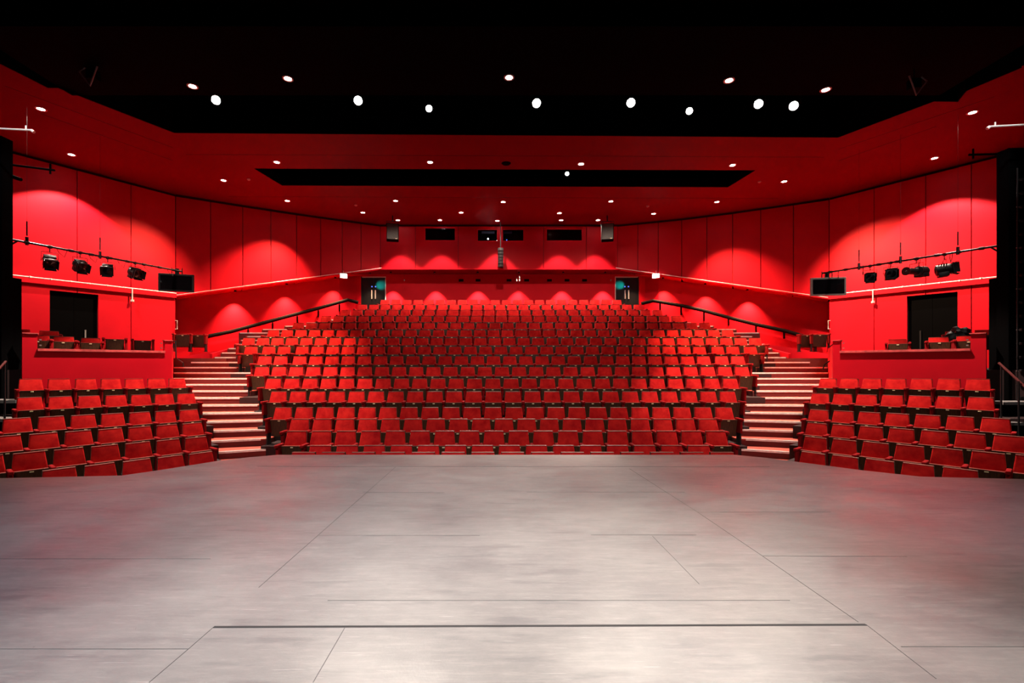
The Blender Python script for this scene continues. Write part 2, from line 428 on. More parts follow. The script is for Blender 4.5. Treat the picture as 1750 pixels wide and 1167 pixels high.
# box walls (the angled walls behind the two boxes)
def boxwall(left):
    mb = MB(); sgn = 1 if left else -1
    c, n = (CL, NL) if left else (CRr, NR)
    dx, dy = c[0]-n[0], c[1]-n[1]; L = math.hypot(dx, dy); ux, uy = dx/L, dy/L
    pxs = [224, 132] if left else [1493.8, 1582, 1660]
    pts = [c]+[onray(p, n, c) for p in pxs]+[(n[0]-ux*3.0, n[1]-uy*3.0)]
    d0, d1 = ((168, 85) if left else (1550, 1636.5))
    o1, o0 = onray(d0, n, c), onray(d1, n, c)
    T = lambda p: (p[0]-n[0])*ux+(p[1]-n[1])*uy
    ta, tb = T(o0), T(o1); zd = 3.95
    pt = lambda t: (n[0]+ux*t, n[1]+uy*t)
    for a, b in zip(pts, pts[1:]):
        t1, t0 = T(a), T(b)
        g = .012; t0 += g; t1 -= g
        cuts = sorted([t0, t1]+[q for q in (ta, tb) if t0 < q < t1])
        for u0, u1 in zip(cuts, cuts[1:]):
            mid = (u0+u1)/2
            z0 = zd if ta < mid < tb else -1.0
            mb.slab(pt(u0), pt(u1), z0, z0, ZC-.10, ZC-.10, 0, sgn*.08, 'wall')
    # dark carcass behind, leaving the doorway open
    for u0, u1, z0 in ((-3, ta, -1), (ta, tb, zd), (tb, L, -1)):
        mb.slab(pt(u0), pt(u1), z0, z0, ZC, ZC, sgn*.08, sgn*.3, 'gap')
    struct(mb, 'wall_left' if left else 'wall_right', 'bright red wall with a black doorway behind the %s box' % ('left' if left else 'right'))
    # black door set back in the opening
    root = empty('door_1' if left else 'door_2', (*pt((ta+tb)/2), 1.37), math.atan2(uy, ux))
    hw = (tb-ta)/2
    d = MB(); s_ = 1 if left else -1
    d.box((-hw, min(.12*s_, .17*s_), 0), (-.004, max(.12*s_, .17*s_), zd-1.37), 'black'); d.box((.004, min(.12*s_, .17*s_), 0), (hw, max(.12*s_, .17*s_), zd-1.37), 'black')
    d.build('door_leaf', root)
    d = MB()
    hx = (hw*.45)
    d.box((hx, s_*.095-.01, .58), (hx+.04, s_*.095+.01, 1.32), 'greyplastic' if left else 'metalblack'); d.box((hx+.01, min(s_*.1, s_*.12), .6), (hx+.03, max(s_*.1, s_*.12), .63), 'greyplastic')
    d.box((hx+.01, min(s_*.1, s_*.12), 1.27), (hx+.03, max(s_*.1, s_*.12), 1.30), 'greyplastic')
    d.build('door_handle', root)
    tag(root, 'black double door in the wall behind the %s box' % ('left' if left else 'right'), None, None, 'structure')
    # timber rail with a conduit on top, above the doorway
    mb = MB()
    za = 4.28
    p0 = pt(-.3); p1 = pt(L)
    mb.slab(p0, p1, za-.16, za-.16, za, za, -sgn*.09, -sgn*.001, 'wall')
    struct(mb, 'trim_1' if left else 'trim_2', 'red timber rail along the wall above the %s box' % ('left' if left else 'right'))
    mb = MB(); nx, ny = -uy*sgn, ux*sgn
    q0 = (p0[0]-nx*.07, p0[1]-ny*.07, za+.022); q1 = (p1[0]-nx*.07, p1[1]-ny*.07, za+.022)
    mb.tube([q0, q1], .02, 'whitepaint', 8)
    qs = pt(T(pts[1])); mb.tube([(qs[0]-nx*.12, qs[1]-ny*.12, za+.02), (qs[0]-nx*.12, qs[1]-ny*.12, za-.40)], .018, 'whitepaint', 8)
    mb.box((qs[0]-nx*.12-.04, qs[1]-ny*.12-.04, za-.48), (qs[0]-nx*.12+.04, qs[1]-ny*.12+.04, za-.40), 'whitepaint', .01)
    for k in range(8):
        q = pt(.3+k*.5); mb.box((q[0]-nx*.07-.03, q[1]-ny*.07-.03, za), (q[0]-nx*.07+.03, q[1]-ny*.07+.03, za+.05), 'whitepaint', .008)
    tag(mb.build('conduit'), 'white conduit with a short drop along the rail above the %s box' % ('left' if left else 'right'), 'conduit')
    return c, n, (ux, uy), L
WL = boxwall(True); WR = boxwall(False)

# conduit lines along the raked ledges
for left, U in ((True, UL), (False, UR)):
    mb = MB(); sgn = 1 if left else -1
    pts = []
    for x, D, px in U:
        pts.append((x+(.09 if left else -.09), D-.07, ledz(px, D, left)+.02))
    mb.tube(pts, .013, 'whitepaint' if not left else 'whitepaint', 6)
    tag(mb.build('conduit'), 'thin pale conduit climbing the raked ledge on the %s' % ('left' if left else 'right'), 'conduit')

# rear walls
DU = UL[-1][1]; DR = 23.4
xl, xr = UL[-1][0], UR[-1][0]
zl = ledz(650, DU, True)
zb = zl
mb = MB()
wins = [(725, 779, 388, 412), (815, 851, 390.5, 413), (858, 896, 390.5, 413), (933, 996, 390, 412.5)]
WX = [((a-CX)/F*DU, (b-CX)/F*DU, EYE+(HY-d)*DU/F, EYE+(HY-c)*DU/F) for a, b, c, d in wins]
def holes_wall(mb, x0, x1, y0, y1, z0, z1, holes, m):
    xs = sorted([x0, x1]+[h for q in holes for h in q[:2] if x0 < h < x1])
    for a, b in zip(xs, xs[1:]):
        h = [q for q in holes if q[0]-1e-6 <= a and b <= q[1]+1e-6]
        if h: mb.box((a, y0, z0), (b, y1, h[0][2]), m); mb.box((a, y0, h[0][3]), (b, y1, z1), m)
        else: mb.box((a, y0, z0), (b, y1, z1), m)
js = [xl]+[(p-CX)/F*DU for p in (710, 783, 929, 1002)]+[xr]
for a, b in zip(js, js[1:]):
    holes_wall(mb, a+.012, b-.012, DU, DU+.06, zb, ZC-.1, WX, 'panel')
holes_wall(mb, xl-.3, xr+.3, DU+.061, DU+.28, zb, ZC, WX, 'gap')
mb.box((xl-.5, DU-.06, zb-.05), (xr+.5, DU+.4, zb), 'panel')
struct(mb, 'wall_back', 'upper red rear wall with control room windows')
mb = MB()
mb.add([(xl-.3, DU+.05, zb-.05), (xr+.3, DU+.05, zb-.05), (xr+.3, DR, zb-.13), (xl-.3, DR, zb-.13), (xl-.3, DU+.05, zb-.01), (xr+.3, DU+.05, zb-.01), (xr+.3, DR, zb-.01), (xl-.3, DR, zb-.01)],
       [[0, 1, 2, 3], [7, 6, 5, 4], [0, 4, 5, 1], [1, 5, 6, 2], [2, 6, 7, 3], [3, 7, 4, 0]], 'ceil')
for left, U in ((True, UL), (False, UR)):      # sloping soffit corner over each door
    sgn = 1 if left else -1; zs = [ledz(px, D, left) for _, D, px in U]
    x6, d6 = U[6][0], U[6][1]; xe = (610-CX)/F*23.6 if left else (1099-CX)/F*23.6
    q = [(x6, d6, zs[6]-.03), (U[7][0], U[7][1], zs[7]-.03), (U[8][0]-sgn*.2, U[8][1]+.05, zb-.04), (U[8][0]-sgn*.2, DR, zb-.12), (xe, DR, zb-.16), (x6-sgn*.5, d6+.85, zs[6]-.03)]
    vs = q+[(a_, b_, c_+.03) for a_, b_, c_ in q]
    mb.add(vs, [[0, 1, 2], [0, 2, 3], [0, 3, 4], [0, 4, 5], [6, 7, 8], [6, 8, 9], [6, 9, 10], [6, 10, 11]]+[[i, (i+1) % 6, 6+(i+1) % 6, 6+i] for i in range(6)], 'ceil')
struct(mb, 'ceiling', 'dark red soffit under the control room')
# lower rear wall with two door openings
z16 = fl_z[16]
DX = [((617-CX)/F*DR, (659.5-CX)/F*DR), ((1051-CX)/F*DR, (1092-CX)/F*DR)]
zdoor = EYE+(HY-472.5)*DR/F
mb = MB()
holes_wall(mb, -8.4, 8.9, DR, DR+.16, z16-.3, zb-.0, [(DX[0][0], DX[0][1], z16, zdoor), (DX[1][0], DX[1][1], z16, zdoor)], 'wall')
struct(mb, 'wall_back', 'lower red rear wall between the two black doors')
for n, (a, b) in enumerate(DX):
    root = empty('door_%d' % (n+3), ((a+b)/2, DR+.06, z16)); hw = (b-a)/2; H = zdoor-z16
    for s in (-1, 1):
        d = MB(); d.box((min(s*.004, s*(hw-.04)), 0, .01), (max(s*.004, s*(hw-.04)), .045, H-.05), 'door')
        lf = d.build('door_leaf', root)
        d = MB(); d.tube([(s*.09, -.05, 1.1), (s*.09, -.05, 1.54)], .022, 'whitepaint', 8); d.box((s*.09-.03, -.008, 1.12), (s*.09+.03, -.001, 1.52), 'steel')  # steel bar coloured white, its bright reflection put into the colour
        d.tube([(s*.09, -.05, 1.15), (s*.09, 0, 1.15)], .01, 'steel', 6); d.tube([(s*.09, -.05, 1.49), (s*.09, 0, 1.49)], .01, 'steel', 6)
        d.build('door_handle', lf)
        d = MB(); d.tube([(s*.09, -.012, 1.72), (s*.09, -.001, 1.72)], .035, 'bluelight', 12); d.build('round_sign', lf)
    d = MB(); d.box((-hw, -.05, 0), (-hw+.04, .06, H), 'whitepaint' if n == 1 else 'metalblack'); d.box((hw-.04, -.05, 0), (hw, .06, H), 'whitepaint' if n == 0 else 'metalblack')
    d.box((-hw+.04, -.05, H-.04), (hw-.04, .06, H), 'whitepaint'); d.build('door_frame', root)
    tag(root, 'black double doors with steel pull handles at the rear %s' % ('left' if n == 0 else 'right'), None, None, 'structure')
# windows of the control room
mb = MB(); mb.box((xl, DU+.9, zb+.2), (xr, DU+.95, ZC), 'black'); mb.box((xl, DU+.3, zb+.2), (xr, DU+.9, zb+.25), 'black')
struct(mb, 'wall_control_room', 'black interior of the control room')
for n, (a, b, c, d) in enumerate(WX):
    m_ = MB(); t = .045
    for q in (((a, c), (b, c+t)), ((a, d-t), (b, d)), ((a, c+t), (a+t, d-t)), ((b-t, c+t), (b, d-t))):
        m_.box((q[0][0], DU-.015, q[0][1]), (q[1][0], DU+.09, q[1][1]), 'wall')
    o = m_.build('window_%d' % (n+1)); tag(o, ['control room window beside the left loudspeaker', 'left of the paired control room windows with kit lights', 'right of the paired control room windows', 'wide control room window near the right loudspeaker'][n], None, None, 'structure')
    m_ = MB(); m_.box((a+t, DU+.03, c+t), (b-t, DU+.038, d-t), 'glass'); m_.build('pane', o)
# kit seen in the control room
for x, z, m_, s, lab in [(834, 397, 'kit', .32, 'dim blue monitor behind the left paired control room window'), (868, 397, 'kit', .2, 'dim blue monitor behind the right paired control room window')]:
    p = P(x, z, DU+.5); b_ = MB(); b_.box((p.x-s, p.y, p.z-.05), (p.x+s, p.y+.05, p.z+.05), 'kit', .01)
    tag(b_.build('monitor'), lab, 'monitor')
for x, z, m_, lab in [(850, 411.2, 'lensw', 'tiny white desk lamp at the sill of the paired control windows'), (866, 410, 'bluelight', 'small blue desk lamp inside the right paired control window'), (834, 408, 'lens', 'faint desk lamp inside the left paired control window')]:
    p = P(x, z, DU+.15 if False else DU+.3); b_ = MB(); b_.tube([p, p+Vector((0, .05, 0))], .028, m_, 8)
    tag(b_.build('desk_lamp'), lab, 'lamp')
p = P(882, 391.5, DU+.5); b_ = MB(); b_.tube([p-Vector((.2, 0, 0)), p+Vector((.2, 0, 0))], .02, 'bluelight', 8)
tag(b_.build('strip_light'), 'small blue strip light high in the right paired control window', 'light')

# ------------------------------------------------------------------ ceilings
def ceilpoly(pts_px): return [((x-CX)/F*DC(y), DC(y)) for x, y in pts_px]
front = ceilpoly([(-60, 84), (0, 106), (82, 147.6), (99, 147.4), (298, 225), (1432, 233), (1596, 171), (1637, 171.4), (1652, 152.6), (1746, 113), (1820, 84)])
back = [(17.4, 13.2)]+[NR]+[(u[0], u[1]) for u in UR]+[(u[0], u[1]) for u in UL[::-1]]+[NL, (-16.4, 13.0)]
def ext(p, s): return p
outer = [(-16.8, 9.6)]+front+[(17.4, 9.6)]+[(18.2, 13.2), (NR[0]+.3, NR[1]), (CRr[0]+.35, CRr[1])]+[(u[0]+.2, u[1]+.3) for u in UR[1:-1]]+[(xr+.3, DU+.3), (xl-.3, DU+.3)]+[(u[0]-.2, u[1]+.3) for u in UL[1:-1][::-1]]+[(CL[0]-.35, CL[1]), (NL[0]-.3, NL[1]), (-16.8, 13.0)]
hole = ceilpoly([(434, 288), (1291, 291), (1244, 320), (482, 317)])
def holed(mb, outer, hole, z0, z1, m, mh):
    loops = [[Vector((p[0], p[1], 0)) for p in outer], [Vector((p[0], p[1], 0)) for p in hole]]
    tri = tessellate_polygon(loops); allp = list(outer)+list(hole); n = len(allp)
    vs = [(p[0], p[1], z0) for p in allp]+[(p[0], p[1], z1) for p in allp]
    mb.add(vs, [list(t_) for t_ in tri]+[[k+n for k in t_] for t_ in tri], m)
    no, nh = len(outer), len(hole)
    mb.add(vs, [[i, (i+1) % no, n+(i+1) % no, n+i] for i in range(no)], mh)
    mb.add(vs, [[no+i, no+(i+1) % nh, n+no+(i+1) % nh, n+no+i] for i in range(nh)], mh)
mb = MB(); holed(mb, outer, hole, ZC, ZC+.35, 'ceil', 'black')
def cseam(pa, pb, wd=.018):
    a = ceilpoly([pa])[0]; b = ceilpoly([pb])[0]; mb.beam((a[0], a[1], ZC-.001), (b[0], b[1], ZC-.001), wd, .004, 'gap')
for a, b in [((318, 264), (1408, 268.5)), ((9, 147), (295, 252)), ((69, 194), (295, 274)), ((1433, 255), (1700, 165)), ((1433, 275), (1600, 216)), ((390, 336), (1330, 339))]: cseam(a, b)
struct(mb, 'ceiling', 'red painted ceiling over the seats with a black lighting slot', fix=False)
# shadow gap bead where ceiling meets walls
mb = MB()
for left, U in ((True, UL), (False, UR)):
    sgn = 1 if left else -1
    for a, b in zip(U, U[1:]): mb.slab((a[0], a[1]), (b[0], b[1]), ZC-.1, ZC-.1, ZC-.001, ZC-.001, sgn*.03, sgn*.06, 'gap')
mb.box((xl, DU+.03, ZC-.1), (xr, DU+.06, ZC-.001), 'gap')
struct(mb, 'trim_3', 'dark shadow gap between ceiling and walls')
# black lighting bridge above slot, dark front ceiling, black void
mb = MB()
mb.box((-10.6, DC(45), ZC), (11.2, DC(163), ZC+.3), 'blackceil')
struct(mb, 'ceiling', 'near-black ceiling over the front stalls')
mb = MB()
mb.box((-17, -3.2, 10.4), (18, 24, 10.5), 'black')
mb.box((-11.4, DC(163)+.02, 9.6), (12.2, DC(163)+.1, 10.38), 'black')
struct(mb, 'ceiling', 'black void above the lighting bridge')
mb = MB(); mb.box((-8.4, 15.8, 9.2), (9.3, 18.2, 9.25), 'black'); struct(mb, 'ceiling', 'black inside of the ceiling lighting slot')
# black fascia on the front edge of the red ceiling
mb = MB()
for a, b in zip(front[1:-1], front[2:-1]): mb.slab(a, b, ZC-.04, ZC-.04, 9.9, 9.9, -.02, .0, 'black')
struct(mb, 'trim_4', 'black fascia on the front edge of the ceiling')

# ------------------------------------------------------------------ downlights
def downlight_proto():
    root = empty('ceiling_downlight')
    m_ = MB(); n = 20
    vs = []; fs = []
    for r_, z in ((.125, 0), (.125, -.012), (.09, -.014), (.08, -.002)):
        for k in range(n): vs.append((r_*math.cos(2*PI*k/n), r_*math.sin(2*PI*k/n), z))
    for j in range(3):
        for k in range(n): fs.append([j*n+k, j*n+(k+1) % n, (j+1)*n+(k+1) % n, (j+1)*n+k])
    m_.add(vs, fs, 'ring'); m_.build('trim_ring', root)
    m_ = MB(); m_.add([(0.078*math.cos(2*PI*k/n), 0.078*math.sin(2*PI*k/n), -.006) for k in range(n)], [list(range(n))], 'lens'); m_.build('lamp_lens', root)
    return root
M['railred'] = mat('dark_red_rail_paint', (.10, .008, .008), .5)
M['ring'] = mat('downlight_ring', (.5, .35, .33), .4)
proto = downlight_proto(); first = [True]
WARM = (1, .76, .62); HOT = (1, .62, .36)
# photo column, row, power, cone angle, label
DL = [(70, 186, 260, 100, 'downlight nearest the left edge over the flank ceiling'), (1662, 192, 260, 100, 'downlight nearest the right edge over the flank ceiling'),
      (122, 264, 700, 104, 'bright downlight close to the red wall above the left box'), (1597, 270, 700, 104, 'bright downlight close to the red wall above the right box'),
      (382, 308, 1500, 72, 'very bright downlight left of the ceiling slot'), (1340, 310, 3200, 74, 'very bright downlight right of the ceiling slot'),
      (473, 277, 4200, 58, 'downlight in front of the slot, at its left end'), (735, 277, 200, 70, 'downlight in front of the slot, left of its middle'),
      (993, 280, 200, 70, 'downlight in front of the slot, right of its middle'), (1252, 282, 4200, 58, 'downlight in front of the slot, at its right end'),
      (491, 343, 1900, 84, 'bright downlight behind the slot near the left panelled wall'), (1225, 345, 1900, 84, 'bright downlight behind the slot near the right panelled wall'),
      (676, 343, 330, 150, 'downlight behind the slot above the left loudspeaker'), (860, 345, 330, 150, 'downlight behind the slot above the paired windows'), (1044, 344, 330, 150, 'downlight behind the slot above the right loudspeaker'),
      (620, 363, 260, 56, 'small downlight in the rear corner by the left panelled wall'), (1117, 365, 260, 56, 'small downlight in the rear corner by the right panelled wall'),
      (788, 363, 260, 70, 'small rear downlight left of the paired windows'), (956, 364, 260, 70, 'small rear downlight right of the paired windows'),
      (752, 376, 620, 90, 'rearmost downlight over the left control room window'), (850, 377, 700, 86, 'rearmost downlight over the paired control room windows'), (959, 376, 620, 90, 'rearmost downlight over the right control room window'),
      (680, 376, 620, 90, 'rearmost downlight behind the left loudspeaker'), (1022, 376, 620, 90, 'rearmost downlight behind the right loudspeaker'),
      (329, 147, 2500, 66, 'leftmost downlight of the near-black front ceiling'), (492, 134, 330, 70, 'second downlight from the left in the near-black front ceiling'), (870, 132, 260, 70, 'middle downlight of the near-black front ceiling'),
      (1246, 137, 330, 70, 'second downlight from the right in the near-black front ceiling'), (1411, 153, 2500, 66, 'rightmost downlight of the near-black front ceiling')]
# a few fittings are swivelled towards the walls and boxes
TILT = {382: (-14.1, 16.3, 2.6), 1340: (15.1, 16.6, 2.4), 491: (-10.3, 19.6, 0), 1225: (10.9, 19.8, 0)}
for px, py, pw, an, lab in DL:
    o = proto if first[0] else copy_tree(proto)
    first[0] = False
    D = DC(py); x = (px-CX)/F*D
    o.location = (x, D, ZC-.001)
    tag(o, 'lit round '+lab if 'downlight' in lab[:10] else 'lit '+lab, 'ceiling light', 'recessed ceiling downlights')
    spot('downlight_lamp', (x, D, ZC-.05), TILT.get(px, (x, D-(2.75 if py > 370 else 0), 0)), pw*K, an, 1 if an > 120 else (.8 if pw > 950 and py > 250 else .22), HOT if pw > 950 and py > 250 else WARM, .045, parent=o)

# small ceiling devices
for px, py, lab, m_ in [(865, 279, 'dark oval ceiling speaker in front of the slot', 'black')]:
    p = P(px, py, DC(py)); b_ = MB(); b_.tube([p, p-Vector((0, 0, .03))], [.16, .13], m_, 20); tag(b_.build('ceiling_speaker'), lab, 'ceiling speaker')
for px, py, lab in [(425, 306, 'small smoke detector left of the slot near the bright downlight'), (1298, 310, 'small smoke detector right of the slot'), (608, 350, 'small smoke detector near the left rear corner'), (1107, 352, 'small smoke detector near the right rear corner')]:
    p = P(px, py, DC(py)); b_ = MB(); b_.tube([p, p-Vector((0, 0, .03)), p-Vector((0, 0, .05))], [.06, .06, .035], 'ring', 14); tag(b_.build('smoke_detector'), lab, 'smoke detector', 'ceiling smoke detectors')

# ------------------------------------------------------------------ theatre lanterns
def orient(d, up=Vector((0, 0, 1))):
    d = Vector(d).normalized(); return d.to_track_quat('-Y', 'Z').to_matrix().to_4x4()
def lantern(name, clamp, drop, aim, kind='fresnel', lit=False, label='', group=None, s=1.0, cat='stage light'):
    """clamp = point on the bar; the body hangs drop below; local -Y looks along aim"""
    clamp = Vector(clamp); root = empty(name, clamp)
    body_c = Vector((0, 0, -drop)); T = Matrix.Translation(body_c) @ orient(aim) @ Matrix.Scale(s, 4)
    b = MB()
    if kind == 'profile':
        b.tube([(0, .30, 0), (0, .28, 0), (0, .05, 0), (0, .02, 0)], [.08, .13, .13, .09], 'metalblack', 16, T=T)
        b.tube([(0, .04, 0), (0, -.32, 0)], .085, 'metalblack', 16, T=T); b.tube([(0, -.30, 0), (0, -.36, 0)], [.085, .11], 'metalblack', 16, T=T)
        b.box((-.12, .08, -.15), (.12, .28, -.05), 'metalblack', .01, T)
        lr, ly = .095, -.345
    elif kind == 'par':
        b.tube([(0, .20, 0), (0, .16, 0), (0, .05, 0), (0, -.14, 0)], [.05, .10, .118, .118], 'metalblack', 18, T=T, cap=False)
        b.tube([(0, .2, 0), (0, .21, 0)], .05, 'metalblack', 10, T=T)
        lr, ly = .105, -.12
    else:
        b.tube([(0, .17, 0), (0, .15, 0), (0, -.08, 0), (0, -.13, 0)], [.07, .125, .125, .115], 'metalblack', 16, T=T)
        b.box((-.115, -.06, -.17), (.115, .13, -.07), 'metalblack', .012, T)
        for k in range(4): b.box((-.12, -.04+k*.045, .10), (.12, -.03+k*.045, .14), 'metalblack', .003, T)
        b.box((-.14, -.15, -.13), (.14, -.125, .13), 'metalblack', .006, T)
        lr, ly = .10, -.155
    b.build('housing', root, smooth=True)
    n = 18; l = MB(); l.add([(lr*math.cos(2*PI*k/n), ly, lr*math.sin(2*PI*k/n)) for k in range(n)]+[(0, ly-.02, 0)], [[k, (k+1) % n, n] for k in range(n)], 'lensw' if lit else 'screen', T)
    l.build('lens', root)
    if kind == 'fresnel':
        f = MB()
        for a in range(4):
            Rm = T @ Matrix.Rotation(a*PI/2, 4, 'Y')
            f.add([(-.11, -.15, .12), (.11, -.15, .12), (.12, -.235, .15), (-.12, -.235, .15), (-.11, -.155, .114), (.11, -.155, .114), (.12, -.24, .144), (-.12, -.24, .144)],
                  [[0, 1, 2, 3], [7, 6, 5, 4], [0, 4, 5, 1], [1, 5, 6, 2], [2, 6, 7, 3], [3, 7, 4, 0]], 'metalblack', Rm)
        f.build('barn_doors', root)
    y = MB(); side = (T.to_3x3() @ Vector((1, 0, 0))).normalized(); q = .16*s
    a = body_c+side*q; c = body_c-side*q; top = Vector((0, 0, -.06))
    y.tube([a, a+Vector((0, 0, drop*.62)), c+Vector((0, 0, drop*.62)), c], .009, 'metalblack', 6)
    y.tube([Vector((0, 0, -drop*.38)), Vector((0, 0, .0))], .012, 'metalblack', 6)
    y.build('yoke', root)
    h = MB(); h.box((-.03, -.035, -.05), (.03, .035, .035), 'metalblack', .01); h.build('clamp', root)
    tag(root, label, cat, group)
    return root

# lit spotlights in the lighting bridge
bridge = [(369, 170, 1, 'lit spotlight at the far left of the black bridge slot'), (612, 171, 1, 'bright lit spotlight second from left in the bridge slot'), (733, 185, 0, 'dimmer crossed spotlight third from left in the bridge slot'),
          (917, 175, 1, 'lit spotlight in the bridge slot right of the middle ceiling downlight'), (1078, 175, 1, 'lit spotlight in the bridge slot, fourth from the right'), (1178, 189, 0, 'warm smaller lit spotlight, third from right in the bridge slot'),
          (1296, 177, 1, 'flaring lit spotlight, second from the right in the bridge slot'), (1356, 180, 1, 'lit spotlight at the far right of the bridge slot')]
DB = 12.75
mb = MB(); mb.tube([(-9.0, DB, 9.16), (10.2, DB, 9.16)], .024, 'black', 8)
for x in (-8, -4, 0, 4, 8): mb.tube([(x, DB, 9.16), (x, DB, 10.38)], .012, 'black', 6)
tag(mb.build('lighting_bar'), 'black bar carrying the lit spotlights in the bridge slot', 'lighting bar')
POOL = [(-3.4, 5.2), (-1.3, 4.3), (.2, 2.4), (.55, 6.3), (1.4, 2.3), (2.6, 5.0), (2.6, 3.0), (4.4, 4.6)]
for i, (px, py, br, lab) in enumerate(bridge):
    p = P(px, py, DB); tgt = Vector((POOL[i][0], POOL[i][1], 0)); zc = 9.16
    aimv = (Vector((0, 0, 1.5))*.6+tgt*.4)-p
    cl = Vector((p.x, DB, 9.16))
    o = lantern('stage_spotlight', cl, 9.16-p.z, aimv, 'par', True, lab, 'lit spotlights in the bridge slot', s=1.0 if br else .78)
    nrm = (tgt-p).normalized()
    spot('spotlight_lamp', p+aimv.normalized()*.2, tgt, (560, 900, 420, 1700, 1100, 300, 700, 330)[i]*K, 24, .8, (1, .88, .76), .1, parent=o)
    if i in (0, 2):
        b_ = MB(); T = Matrix.Translation(Vector((0, 0, -(9.16-p.z)))) @ orient(aimv)
        b_.box((-.115, -.14, -.012), (.115, -.15, .012), 'metalblack', T=T); b_.box((-.012, -.14, -.115), (.012, -.15, 0), 'metalblack', T=T)
        b_.build('lens_bracket', o)
o = lantern('stage_spotlight', P(969, 281, 16.9), .33, (-.1, -1, -.5), 'par', True, 'single lit spotlight peeking from the ceiling slot', s=.6)

spot('pipe_fill_lamp', (-9.2, 8.3, 7.7), (-9.9, 9.8, 6.45), 130, 34, .6, (1, .95, .9), .05)  # unseen lamps added only to brighten the pale pipe ends
spot('pipe_fill_lamp', (9.9, 8.3, 7.7), (10.5, 9.8, 6.5), 130, 34, .6, (1, .95, .9), .05)
# left and right wall bars
barL = (Vector(P(23, 410, 12.0)), Vector(P(311, 464, 16.1))); barR = (Vector(P(1700, 421, 12.0)), Vector(P(1405, 467, 15.6)))
def barpt(bar, px):
    a, b = bar; k = (px-CX)/F; t = (k*a.y-a.x)/((b.x-a.x)-k*(b.y-a.y)); return a+(b-a)*t
for bar, nm, wires in ((barL, 'left', [(46, 300), (171, 345)]), (barR, 'right', [(1637, 318), (1539, 378), (1468, 435)])):
    root = empty('lighting_bar', bar[0])
    z0 = bar[0]
    b_ = MB(); d = (bar[1]-bar[0]); b_.tube([bar[0]-d*.06-z0, bar[1]-z0], .028, 'metalblack', 10)
    for k in range(9):
        q = bar[0]+d*(.06+.11*k)-z0; b_.tube([q-d.normalized()*.05, q+d.normalized()*.05], .042, 'metalblack', 8)
    b_.build('bar_tube', root)
    for px, pyt in wires:
        q = barpt(bar, px); top = Vector((q.x, q.y, ZC-.02)); w_ = MB()
        w_.tube([q-z0, top-z0], .0025, 'metalblack', 5); w_.tube([q+Vector((0, 0, .18))-z0, q+Vector((0, 0, .55))-z0], .015, 'metalblack', 6)
        w_.tube([q-Vector((0, 0, .07))-z0, q+Vector((0, 0, .14))-z0], .035, 'metalblack', 6); w_.build('suspension_wire', root)
    for k in range(5):
        w_ = MB()
        q = bar[0]+d*(.2+.17*k)-z0
        w_.tube([q+Vector((.0, 0, .03)), q+Vector((.04, .05, -.12)), q+Vector((.1, .15, -.22)), q+Vector((.12, .2, -.05)), q+Vector((.16, .22, .03))], .008, 'metalblack', 5)
        w_.build('cable', root)
    # bracket arms back to the masking and the wall
    b_ = MB(); q = bar[0]+d*.02-z0; sx = -1 if nm == 'left' else 1
    b_.tube([q, q+Vector((sx*.5, -.2, -.45))], .02, 'metalblack', 6); b_.box((q.x+sx*.25-.09, q.y-.1-.09, q.z-.1), (q.x+sx*.25+.09, q.y-.1+.09, q.z+.18), 'metalblack', .01) if nm == 'right' else None
    b_.build('bracket', root)
    tag(root, 'black %s lighting bar hung on wires beside the red wall above the box' % nm, 'lighting bar')
LN = [(barL, 85, .40, (.9, -.7, -.75), 'fresnel', 'stage lantern nearest the left edge on the left bar', 1.05), (barL, 137, .38, (1, -.5, -.6), 'fresnel', 'second stage lantern from the left edge, above the left doorway', 1.05),
      (barL, 184, .36, (.6, -.9, -.5), 'fresnel', 'third stage lantern from the left edge on the left bar', 1.05), (barL, 231, .32, (1, -.4, -.4), 'fresnel', 'stage lantern nearest the television on the left bar', 1.1),
      (barR, 1487, .36, (-.75, -1, -.15), 'fresnel', 'stage lantern nearest the television on the right bar', 1.0), (barR, 1522, .34, (-.6, -1, -.1), 'fresnel', 'boxy stage lantern second from the television on the right bar', 1.05),
      (barR, 1566, .36, (-1, -.25, -.05), 'profile', 'long profile spotlight pointing left on the right bar', 1.1), (barR, 1614, .42, (.9, -.6, .1), 'fresnel', 'stage lantern nearest the right edge on the right bar', 1.15)]
for bar, px, dr, aim, kd, lab, s in LN:
    lantern('stage_lantern', barpt(bar, px), dr, aim, kd, False, 'black '+lab, None, s)
# televisions on bar ends
for left in (True, False):
    bar = barL if left else barR
    cpx, cpy, D = (301, 483, 15.9) if left else (1416, 489.5, 15.4)
    p = P(cpx, cpy, D); root = empty('television', p, R(20 if left else -12) )
    b_ = MB(); hw = .52; hh = .30
    b_.box((-hw, 0, -hh), (hw, .09, hh), 'metalblack' if left else 'greyplastic', .012)
    b_.build('case', root)
    b_ = MB(); b_.box((-hw+.06, -.008, -hh+.06), (hw-.06, 0.002, hh-.06), 'screen'); b_.build('screen', root)
    b_ = MB(); b_.box((-.06, .09, -.1), (.06, .13, .5), 'metalblack', .005); b_.tube([(-.15, .11, hh), (-.15, .11, hh+.22)], .014, 'metalblack', 6); b_.tube([(.15, .11, hh), (.15, .11, hh+.22)], .014, 'metalblack', 6); b_.build('bracket', root)
    tag(root, 'dark flat television hung from the %s lighting bar end' % ('left' if left else 'right'), 'television')

